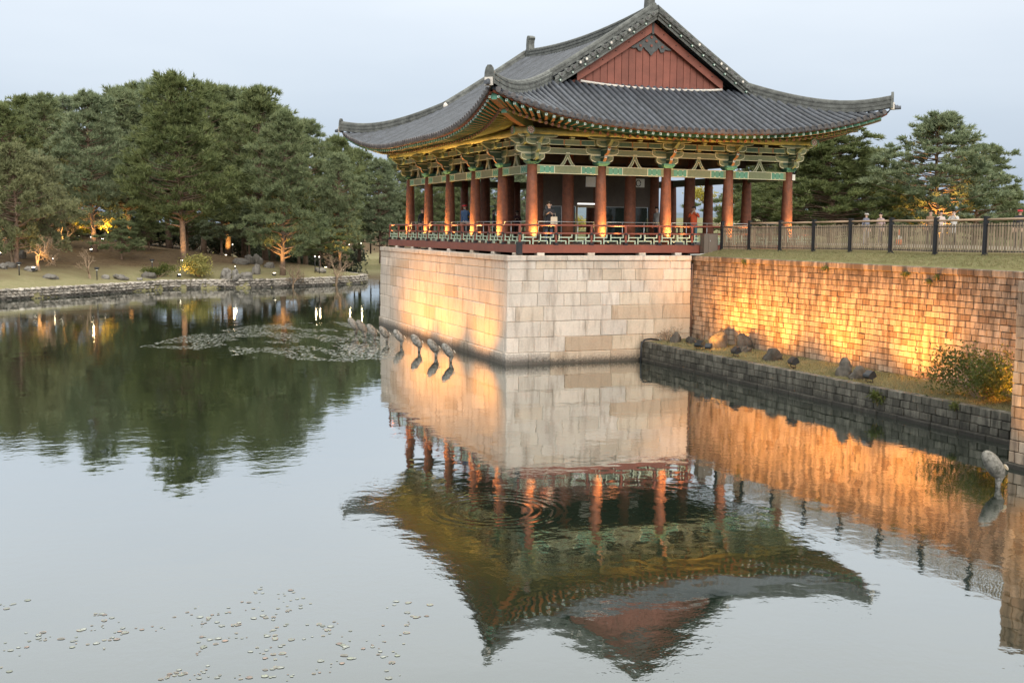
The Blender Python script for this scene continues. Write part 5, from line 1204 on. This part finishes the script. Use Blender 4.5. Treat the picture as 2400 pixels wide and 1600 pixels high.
# garden lamps
M_BULB = emit('lamp_globe', (1, .93, .8), 1.2)
def garden_lamp(x, y_px, dep, e, label, r_=.13, tgt=None, c=(1, .72, .38)):
    p = px_world(x, y_px, dep); g = float(garden_h(np.array([p.x]), np.array([p.y]))[0])
    if g < 0: g = p.z-.5
    zt = max(p.z, g+.25); t_ = thing('garden_lamp', label, 'lamp', (p.x, p.y, g), 0, 'lamps in the far garden')
    b = MB(); b.tube([(p.x, p.y, g-.1), (p.x, p.y, zt-.1)], .035, 7); b.box((p.x, p.y, zt-.12), (.16, .16, .08)); b.obj('pole', M_IRON, t_)
    b = MB(); b.lathe([(.01, -r_), (r_*.7, -r_*.7), (r_, 0), (r_*.7, r_*.7), (.01, r_)], 12, (p.x, p.y, zt)); b.obj('globe', M_BULB, t_)
    l = bpy.data.lights.new('lamp_glow', 'POINT'); l.energy = e*.2; l.color = c; l.shadow_soft_size = r_*1.0; o = bpy.data.objects.new('lamp_glow', l); link(o, t_, T(p.x-.0, p.y-.35, zt+.25)); return t_
for a in [(213, 555, 98, 60, 'bright lamp beside the tall pale trunk'), (141, 557, 104, 60, 'small lamp behind the lit bare branches'), (545, 573, 109, 60, 'white lamp in the dark of the grove'), (818, 573, 112, 50, 'left one of two lamps near the dark leaning pine'), (846, 570, 112, 60, 'right one of two lamps near the dark leaning pine'), (738, 601, 99, 40, 'left one of the pair of lamps behind the glowing shrub'), (748, 602, 99, 40, 'right one of the pair of lamps behind the glowing shrub'), (551, 624, 93, 12, 'tiny lamp among the shore rocks'), (124, 606, 90, 15, 'tiny lamp right of the lit spreading branches')]:
    garden_lamp(*a[:4], a[4], .06 if a[3] > 30 else .045)
def ground_spot(x, dep, side, e, hgt, label, c=(1, .55, .16)):
    """small box uplight on the ground aimed at the trunk it stands in front of"""
    gx_, gy_, gz_ = gpos(x, dep); v = Vector((math.sin(YAW), math.cos(YAW), 0)); rr_ = Vector((math.cos(YAW), -math.sin(YAW), 0))
    p = Vector((gx_, gy_, gz_))-v*1.5+rr_*side; t_ = thing('ground_spotlight', label, 'spotlight', p, 0, 'uplights in the far garden')
    az = math.atan2(gy_-p.y, gx_-p.x); L0 = T(p) @ RZ(az)
    b = MB(); b.box((0, 0, .14), (.20, .24, .20)); b.obj('housing', M_IRON, t_, L0); b = MB(); b.box((.06, 0, .245), (.1, .2, .012)); b.obj('lens', emit('spot_lens', (1, .85, .6), 12.0), t_, L0)
    spot('ground_beam', p+Vector((0, 0, .3)), (gx_, gy_, gz_+hgt), e*.6, c, 75, .8, .08, t_)
for a in [(222, 99, .3, 700, 3.0, 'uplight at the foot of the tall pale trunk'), (662, 96, -.4, 900, 3.2, 'uplight at the foot of the forked pine'), (534, 122, .2, 900, 2.5, 'uplight deep in the grove'), (92, 84.5, .2, 420, 1.2, 'uplight under the spreading bare shrub at left'), (688, 94, .4, 420, 1.0, 'uplight under the round bare shrub'), (4, 90, .6, 500, 1.6, 'uplight at the left edge trunk'), (150, 98, .2, 600, 2.0, 'uplight behind the left branches'), (262, 110, -.3, 2200, 3.5, 'uplight under the yellow-leaved tree'), (306, 122, .2, 900, 2.2, 'uplight by the stone bench'), (797, 108, .6, 900, 3.0, 'uplight at the foot of the dark leaning pine'), (192, 106, .3, 900, 3.0, 'uplight under the golden sapling'), (600, 110, .2, 700, 2.6, 'uplight between the grove trunks'), (466, 92, -1.2, 260, 1.2, 'uplight by the yellow-green bush'), (430, 97, .3, 260, 2.5, 'uplight at the foot of the tallest pine'), (760, 110, .4, 700, 3.0, 'uplight right of the grove')]:
    ground_spot(*a)
t_ = thing('ground_spotlight', 'uplight under the big open pine on the lawn', 'spotlight', (27.6, 8.2, 4.3), 0)
b = MB(); b.box((27.6, 8.2, 4.40), (.22, .22, .22)); b.obj('housing', M_IRON, t_); b = MB(); b.box((27.65, 8.3, 4.52), (.14, .14, .012)); b.obj('lens', emit('spot_lens2', (1, .8, .5), 10.0), t_); spot('ground_beam', (27.6, 8.2, 4.58), (28.5, 9.6, 6.5), 900, (1, .5, .12), 100, .8, .08, t_)
b = MB(); b.tube([(0, 0, -.1), (0, 0, .62)], .03, 7); b.lathe([(.04, .62), (.15, .66), (.16, .72), (.05, .76)], 10); plm = b.mesh('post', M_IRON); b = MB(); b.lathe([(.06, .56), (.06, .62)], 8); plg = b.mesh('shade_glass', M_WHITEP)
for x, dep, lab in [(227, 84.3, 'black mushroom path light near the small pale bare shrub'), (45, 80.5, 'black mushroom path light near the left edge'), (357, 92.5, 'black mushroom path light behind the dark green bush')]:
    g = gpos(x, dep); t_ = thing('path_light', lab, 'path light', g, 0, 'path lights on the bank'); mk('post', plm, t_, T(Vector(g)) @ SCL(1.25)); mk('shade_glass', plg, t_, T(Vector(g)) @ SCL(1.25))
bn = gpos(300, 118); t_ = thing('stone_bench', 'low stone bench in the grove under the pines', 'bench', bn, 0); b = MB(); b.box((bn[0], bn[1], bn[2]+.42), (3.2, .5, .12)); b.obj('seat', M_ROCK, t_)
for s_ in (-1.2, 1.2): b = MB(); b.box((bn[0]+s_, bn[1], bn[2]+.17), (.4, .45, .38)); b.obj('leg', M_ROCK, t_)
# water plants
def pad_mesh(seed, mat):
    rs = np.random.RandomState(seed); b = MB(); n = 11; rim = [(math.cos(.25+(2*math.pi-.5)*k/(n-1))*(1+rs.normal(0, .05)), math.sin(.25+(2*math.pi-.5)*k/(n-1))*(1+rs.normal(0, .05))) for k in range(n)]
    tilt = rs.normal(0, .05, 2); hz = lambda x, y: tilt[0]*x+tilt[1]*y
    vs_ = [(0, 0, .02)]+[(x*.80, y*.80, .01+hz(x, y)*.2) for x, y in rim]+[(x, y, .018+hz(x, y)*.12) for x, y in rim]
    b.add(vs_, [(0, 1+k, 2+k) for k in range(n-1)], 0); b.add(vs_, [(1+k, 1+n+k, 2+n+k, 2+k) for k in range(n-1)], 1); return b.mesh('lily_pad', [mat, PADM[3] if seed % 3 else PADM[2]])
def pad_mat(name, c):
    m, nt, b = _mat(name); p, g = wpos(nt); oi = nt.nodes.new('ShaderNodeObjectInfo'); r_ = rand_(nt, g)
    col = mix_(nt, r_, c, tuple(q*.55 for q in c)); nt.links.new(col, b.inputs['Base Color']); b.inputs['Roughness'].default_value = .2; b.inputs['Specular IOR Level'].default_value = 1.0; return m
PADM = [pad_mat('pad_green', (.27, .30, .22)), pad_mat('pad_grey', (.36, .39, .34)), pad_mat('pad_russet', (.34, .23, .17)), pad_mat('pad_dark', (.15, .15, .10))]
PAD = [pad_mesh(i, PADM[(0, 1, 2, 3, 0, 1, 0, 1)[i]]) for i in range(8)]
CL = [(-17.61, -23.46), (-16.57, -24.39), (-16.49, -24.77), (-16.67, -24.84), (-17.23, -24.83), (-17.15, -25.12), (-16.98, -25.15), (-16.76, -25.34), (-16.45, -25.33), (-16.52, -25.43), (-16.27, -25.33), (-17.52, -25.29), (-17.56, -25.93), (-15.89, -25.17), (-15.44, -24.78), (-15.05, -24.82), (-15.04, -25.04), (-15.35, -25.21), (-14.88, -25.39), (-14.65, -24.66), (-14.44, -24.1), (-14.17, -24.41), (-14.3, -24.95), (-14.02, -24.75), (-14.56, -25.23), (-14.43, -25.63), (-14.67, -25.88), (-14.54, -25.99), (-15.0, -25.88), (-15.27, -25.78), (-14.38, -26.19), (-15.48, -26.08), (-14.69, -26.57), (-14.59, -26.48), (-13.86, -25.78), (-13.93, -26.09), (-13.85, -26.39), (-13.92, -26.98), (-12.74, -25.39), (-12.75, -25.92), (-13.04, -26.23), (-13.36, -26.51), (-13.3, -26.86), (-13.46, -27.04), (-13.67, -26.77), (-15.87, -26.72), (-15.62, -26.79), (-15.5, -26.78), (-14.78, -27.06), (-14.68, -27.2), (-14.24, -27.26), (-13.54, -27.54), (-15.75, -26.9), (-15.18, -27.07), (-11.94, -26.71), (-11.87, -26.98), (-11.78, -27.17), (-11.61, -27.23), (-11.55, -27.41)]
NAMEP = ['pale green lily pad floating in the open lower left of the pond', 'greyish lily pad floating in the open lower left of the pond', 'russet lily pad floating in the open lower left of the pond', 'dark lily pad floating in the open lower left of the pond']
np_ = 0; far = MB()
def add_pad(x, y, r_, obj=True):
    v = rnd.randrange(8); M = T(x, y, .004) @ RZ(rnd.uniform(0, 6.28)) @ SCL(r_, r_*rnd.uniform(.75, 1), r_)
    if obj: tag(mk('lily_pad', PAD[v], None, M), NAMEP[(0, 1, 2, 3, 0, 1, 0, 1)[v]], 'lily pad', 'floating lily pads')
    else:
        me = PAD[v]; far.add([M @ q.co for q in me.vertices], [list(f.vertices) for f in me.polygons])
cnt = 0
for cx, cy in CL:
    for k in range(rnd.randint(4, 7)):
        if cnt < 296: add_pad(cx+rnd.gauss(0, .12), cy+rnd.gauss(0, .10), rnd.choice((.014, .02, .027, .036, .046))); cnt += 1
# the big raft by the terrace, too many and too small to count
rs = np.random.RandomState(12); n = 0
POLY = [(-13.6, 9.3), (-11.5, 13.5), (-7.5, 18.2), (-3.2, 19.5), (-1.7, 17.5), (-2.2, 12), (-3.6, 6), (-4.6, 2.0), (-6.2, 1.0), (-8.2, 2.6), (-10.2, 4.2), (-11.2, 7)]
while n < 4600:
    x, y = rs.uniform(-14, -1.6), rs.uniform(.8, 19.6)
    if poly_sd(np.array([x]), np.array([y]), POLY)[0] > 0 and vnoise(np.array([x*1.0]), np.array([y*.55]), .9, 21)[0]+.35*vnoise(np.array([x]), np.array([y]), .3, 22)[0] > .54:
        add_pad(x, y, rs.uniform(.03, .065), False); n += 1
for x0, y0, sx, sy, m in ((8, 34, 3.0, 3.0, 160), (-9.5, -20.3, 2.5, 2.0, 0)):
    for _ in range(m): add_pad(x0+rs.normal(0, sx), y0+rs.normal(0, sy), rs.uniform(.06, .12), False)
tag(far.obj('lily_raft', pad_mat('raft_pads_sky_sheen', (.50, .53, .47))), 'wide raft of small floating lily pads left of the terrace', kind='stuff')  # pale tone paints in the sky reflected by pads at grazing view
# ------------------------------------------------------------------ people
SKIN = plain('skin', (.55, .36, .27), .55, .06, 8.0, rv=0)
HAIR = plain('black_hair', (.02, .016, .014), .45, .2, 30.0, rv=0)
def cloth(c): return plain('cloth_%d_%d_%d' % tuple(int(q*255) for q in c), c, .85, .18, 9.0, rv=0)
def person(label, loc, rz, h, top, bottom, arms, legs=None, hair=HAIR, lean=0.0, hat=None, head_yaw=0.0, long_coat=False, mask=None):
    """arms: ((elbow, wrist) right, (elbow, wrist) left) in a 1.70 m figure facing -y; returns the person object"""
    legs = legs or (((.10, -.02, .50), (.11, .03, .07)), ((-.10, .02, .50), (-.11, -.02, .07)))
    V, E, Rr = [], [], []
    def vtx(p, r_, par=None):
        V.append(Vector(p)); Rr.append(r_)
        if par is not None: E.append((par, len(V)-1))
        return len(V)-1
    ly = lambda z: -lean*(z-.9)
    pel = vtx((0, 0, .93), (.15, .11)); wst = vtx((0, ly(1.10), 1.10), (.135, .10), pel); chs = vtx((0, ly(1.30), 1.30), (.165, .115), wst); nk0 = vtx((0, ly(1.43), 1.43), (.075, .07), chs); nk1 = vtx((0, ly(1.50)-.01, 1.50), (.052, .055), nk0)
    hd = vtx((0, ly(1.58)-.02, 1.585), (.075, .092), nk1); vtx((0, ly(1.66)-.015, 1.665), (.058, .075), hd)
    hands = []
    for sg, (el, wr) in zip((1, -1), arms):
        sh = vtx((sg*.175, ly(1.40), 1.385), (.062, .062), chs); e = vtx(el, (.045, .045), sh); w_ = vtx(wr, (.03, .03), e)
        d_ = (Vector(wr)-Vector(el)).normalized(); side = d_.cross(Vector((0, 0, 1))); side = side.normalized() if side.length > .05 else Vector((sg, 0, 0))
        pm_ = vtx(Vector(wr)+d_*.075, (.034, .022), w_)
        for k, l in enumerate((.055, .075, .08, .07)):
            f0 = vtx(Vector(wr)+d_*.10+side*(.026*(k-1.5)*.75), (.0095, .0095), pm_); f1 = vtx(V[f0]+d_*l*.55+Vector((0, 0, -.012)), (.0085, .0085), f0); vtx(V[f1]+d_*l*.30+Vector((0, 0, -.022)), (.0075, .0075), f1)
        t0 = vtx(Vector(wr)+d_*.045+side*.038, (.011, .011), w_); vtx(V[t0]+d_*.045+side*.018, (.0085, .0085), t0)
        hands.append(Vector(wr))
    for sg, (kn, an) in zip((1, -1), legs):
        hp = vtx((sg*.09, 0, .88), (.095, .10), pel); k_ = vtx(kn, (.062, .066), hp); a_ = vtx(an, (.042, .045), k_); vtx((an[0], an[1]-.15, .035), (.04, .03), a_)
    me = bpy.data.meshes.new('body'); me.from_pydata([tuple(v) for v in V], E, [])
    o = bpy.data.objects.new('tmp_body', me); COL.objects.link(o)
    sk = o.modifiers.new('skin', 'SKIN'); sk.use_smooth_shade = True
    lay = me.skin_vertices[0] if me.skin_vertices else None
    if lay is None:
        bpy.context.view_layer.objects.active = o; lay = o.data.skin_vertices[0]
    for i, r_ in enumerate(Rr): lay.data[i].radius = r_; lay.data[i].use_root = (i == 0)
    sub = o.modifiers.new('sub', 'SUBSURF'); sub.levels = 1; sub.render_levels = 1
    bpy.context.view_layer.update(); dg = bpy.context.evaluated_depsgraph_get(); em = bpy.data.meshes.new_from_object(o.evaluated_get(dg)); bpy.data.objects.remove(o)
    em.materials.clear()
    shoe = cloth((.03, .03, .035))
    for m in (SKIN, top, bottom, shoe): em.materials.append(m)
    for p in em.polygons:
        c = p.center
        if c.z > 1.475 and abs(c.x) < .12: mi = 0
        elif any((c-hw).length < .20 and ((c-hw).dot((hw-Vector(a[0])).normalized()) > -.005) for hw, a in zip(hands, arms)): mi = 0
        elif c.z < .085: mi = 3
        elif c.z < (.62 if long_coat else .90) and not (abs(c.x) > .2): mi = 2
        else: mi = 1
        p.material_index = mi; p.use_smooth = True
    M = T(Vector(loc)) @ RZ(rz) @ SCL(h/1.74)
    root = thing('person', label, 'person', loc, rz); mk('body', em, root, M)
    hc = Vector((0, ly(1.6)-.015, 1.60)); HM = M @ T(hc) @ RZ(head_yaw)
    b = MB(); rows = []
    for i in range(7):
        th = math.pi*.62*i/6; rows.append([(.092*math.sin(th)*math.cos(q), .112*math.sin(th)*math.sin(q)+.006, .112*math.cos(th)+.012+(.055 if (math.sin(q) < -.25 and i > 3) else 0)*(i-3)) for q in [2*math.pi*k/16 for k in range(17)]])
    b.grid(rows); b.obj('hair', hair, root, HM)
    b = MB()
    for sx in (-1, 1): b.lathe([(.013, 0), (.009, .006)], 8, (0, 0, 0)); 
    b = MB()
    for sx in (-.034, .034): b.tube([(sx, -.094, -.002), (sx, -.106, -.002)], [.012, .009], 8)
    b.tube([(-.025, -.098, -.062), (.025, -.098, -.062)], .006, 6); b.obj('eyes_and_mouth', M_BLACKP, root, HM)
    b = MB(); b.add([(-.014, -.10, -.035), (.014, -.10, -.035), (0, -.128, -.034), (0, -.10, .012)], [(0, 1, 2), (1, 3, 2), (3, 0, 2)])
    for sx in (-1, 1): b.tube([(sx*.083, .0, -.03), (sx*.088, .005, .025)], [.012, .018], 8)
    b.obj('nose_and_ears', SKIN, root, HM)
    if mask is not None:
        b = MB(); b.grid([[(.075*math.cos(q), .10*math.sin(q)-.006, z) for q in [math.pi*(1.15+.7*k/8) for k in range(9)]] for z in (-.03, -.06, -.095)]); b.obj('face_mask', mask, root, HM)
    if hat is not None:
        b = MB(); b.lathe([(.116, .015), (.114, .06), (.085, .105), (.01, .125)], 16, (0, .004, 0)); b.add([(-.09, -.09, .03), (.09, -.09, .03), (.075, -.19, .022), (-.075, -.19, .022)], [(0, 1, 2, 3)]); b.obj('cap', hat, root, HM)
    return root, M
DOWN = (((.235, .03, 1.12), (.24, -.06, .90)), ((-.235, .03, 1.12), (-.24, -.02, .90)))
PHONE = (((.225, -.06, 1.14), (.06, -.30, 1.26)), ((-.225, -.06, 1.14), (-.06, -.30, 1.26)))
FACE = (((.24, -.12, 1.22), (.06, -.22, 1.46)), ((-.24, -.12, 1.22), (-.06, -.22, 1.46)))
toward = lambda x, y: math.atan2(VIEWPOINT.y-y, VIEWPOINT.x-x)+math.pi/2
BLK, GRY, LGR, WHT, ORG, NVY, BRN, BLU = cloth((.022, .022, .026)), cloth((.30, .30, .31)), cloth((.36, .36, .34)), cloth((.48, .45, .42)), cloth((.55, .09, .03)), cloth((.05, .10, .20)), cloth((.20, .12, .07)), cloth((.07, .16, .20))
p_, M_ = person('person in a black coat looking at a phone, cream paper bag on one arm', (.9, .39, FLOOR), toward(.9, .39)+.1, 1.63, BLK, cloth((.06, .08, .12)), PHONE, long_coat=True)
b = MB(); b.box((0, 0, .0), (.05, .012, .11)); ph_ = thing('phone', 'dark phone held up by the person in the black coat', 'phone', M_ @ Vector((0, -.42, 1.28)))
mk('case', b.mesh('case', BLK), ph_, M_ @ T(0, -.40, 1.30) @ Matrix.Rotation(-.5, 4, 'X')); b = MB(); b.box((0, .008, 0), (.045, .004, .10)); mk('screen', b.mesh('screen', emit('phone_screen', (.7, .8, 1), .6)), ph_, M_ @ T(0, -.40, 1.30) @ Matrix.Rotation(-.5, 4, 'X'))
M_PAPER = plain('cream_paper', (.66, .55, .40), .8, .06, 8.0, rv=0)
bg_ = thing('paper_bag', 'cream paper shopping bag hanging from the arm of the person in the black coat', 'bag', M_ @ Vector((.20, -.2, .80)))
b = MB(); b.prism([(-.14, .0), (.14, .0), (.13, .34), (-.13, .34)], Matrix.Identity(4), .10); mk('sack', b.mesh('sack', M_PAPER), bg_, M_ @ T(.19, -.20, .78) @ RZ(-.2)); b = MB(); b.tube([(-.07, 0, .34), (-.04, 0, .47), (.04, 0, .47), (.07, 0, .34)], .006, 5); mk('handle', b.mesh('handle', M_PAPER), bg_, M_ @ T(.19, -.20, .78) @ RZ(-.2))
WALK = (((.11, -.10, .50), (.11, -.02, .07)), ((-.11, .06, .50), (-.11, .22, .12)))
person('person in a grey jacket walking left past the glass panels', (6.57, 4.5, FLOOR), -math.pi/2-.25, 1.64, GRY, BLK, DOWN, WALK)
person('person in a grey jacket half hidden beside the third front column', (7.81, 4.2, FLOOR), -math.pi/2+.2, 1.60, LGR, BLK, DOWN)
person('person in an orange top inside the hall, hands raised to the face', (8.47, 2.2, FLOOR), toward(8.47, 2.2), 1.60, ORG, BLU, FACE)
r_, Mb = person('person in a red cap wearing a yellow backpack', (.26, 8.0, FLOOR), -.9, 1.66, NVY, BLK, DOWN, hat=cloth((.50, .03, .04)), lean=.15)
bp2 = thing('backpack', 'yellow backpack on the person in the red cap', 'backpack', Mb @ Vector((0, .2, 1.0)))
b = MB(); b.prism([(-.15, 0), (.15, 0), (.17, .2), (.14, .42), (.06, .48), (-.06, .48), (-.14, .42), (-.17, .2)], Matrix.Identity(4), .17); mk('pack', b.mesh('pack', cloth((.62, .36, .03))), bp2, Mb @ T(0, .19, .98)); b = MB(); [b.tube([(s_*.11, -.08, .42), (s_*.12, -.30, .40), (s_*.13, -.30, .20), (s_*.12, -.08, .04)], .016, 6) for s_ in (-1, 1)]; mk('straps', b.mesh('straps', BLK), bp2, Mb @ T(0, .19, .98))
person('person in black between the two farthest columns of the left row', (.02, 13.6, FLOOR), toward(0, 13)+.6, 1.54, BLK, BLK, DOWN)
person('dark-clothed person standing inside behind the left columns', (2.76, 11.0, FLOOR), 1.2, 1.50, cloth((.05, .04, .05)), BLK, DOWN)
person('dark-clothed person with raised hands deep inside the hall', (4.18, 11.5, FLOOR), toward(4, 11), 1.46, cloth((.09, .04, .05)), BLK, PHONE)
def lawn_person(label, px_, ytop, dep, h, top, bottom, arms, rz, **kw):
    p = px_world(px_, ytop, dep); z = 4.432; person(label, (p.x, p.y, z), rz, h-.13, top, bottom, arms, **kw)
lawn_person('left one of two people in pale coats walking behind the fence', 2205, 512, 50, 1.66, cloth((.50, .41, .37)), cloth((.05, .05, .08)), DOWN, toward(18, -2)+.3, long_coat=True, legs=WALK)
lawn_person('right one of two people in pale coats, raising hands to the face', 2236, 508, 50, 1.70, cloth((.50, .49, .47)), BLK, FACE, toward(18, -2)-.2, long_coat=True, mask=WHT)
lawn_person('person in a white cap and slate jacket behind the fence', 2030, 517, 47, 1.50, cloth((.16, .17, .22)), cloth((.3, .3, .32)), DOWN, toward(17, 2)+.8, hat=cloth((.5, .48, .45)))
lawn_person('bareheaded person in a dull pink top beside the one in the white cap', 2064, 517, 47, 1.50, cloth((.40, .30, .30)), cloth((.05, .06, .09)), DOWN, toward(17, 2)-.6)
lawn_person('person in brown behind the fence left of the pale coats', 2181, 510, 49, 1.66, BRN, BLK, DOWN, toward(18, -1)+.5)
lawn_person('person in a red cap behind the fence at the right edge', 2390, 516, 41, 1.58, BLK, BLK, DOWN, toward(16, -7), hat=cloth((.5, .04, .05)))
cn = thing('traffic_cone', 'small orange and white cone on the walk behind the fence', 'cone', (17.4, -.2, 4.432))
b = MB(); b.lathe([(.16, .03), (.11, .25)], 14); b.lathe([(.075, .42), (.03, .68)], 14); b.obj('shell', plain('cone_orange', (.75, .16, .03), .5), cn, T(17.4, -.2, 4.432)); b = MB(); b.lathe([(.11, .25), (.075, .42)], 14); b.obj('band', M_WHITEP, cn, T(17.4, -.2, 4.432)); b = MB(); b.box((0, 0, .015), (.4, .4, .03)); b.obj('base', M_IRON, cn, T(17.4, -.2, 4.432))
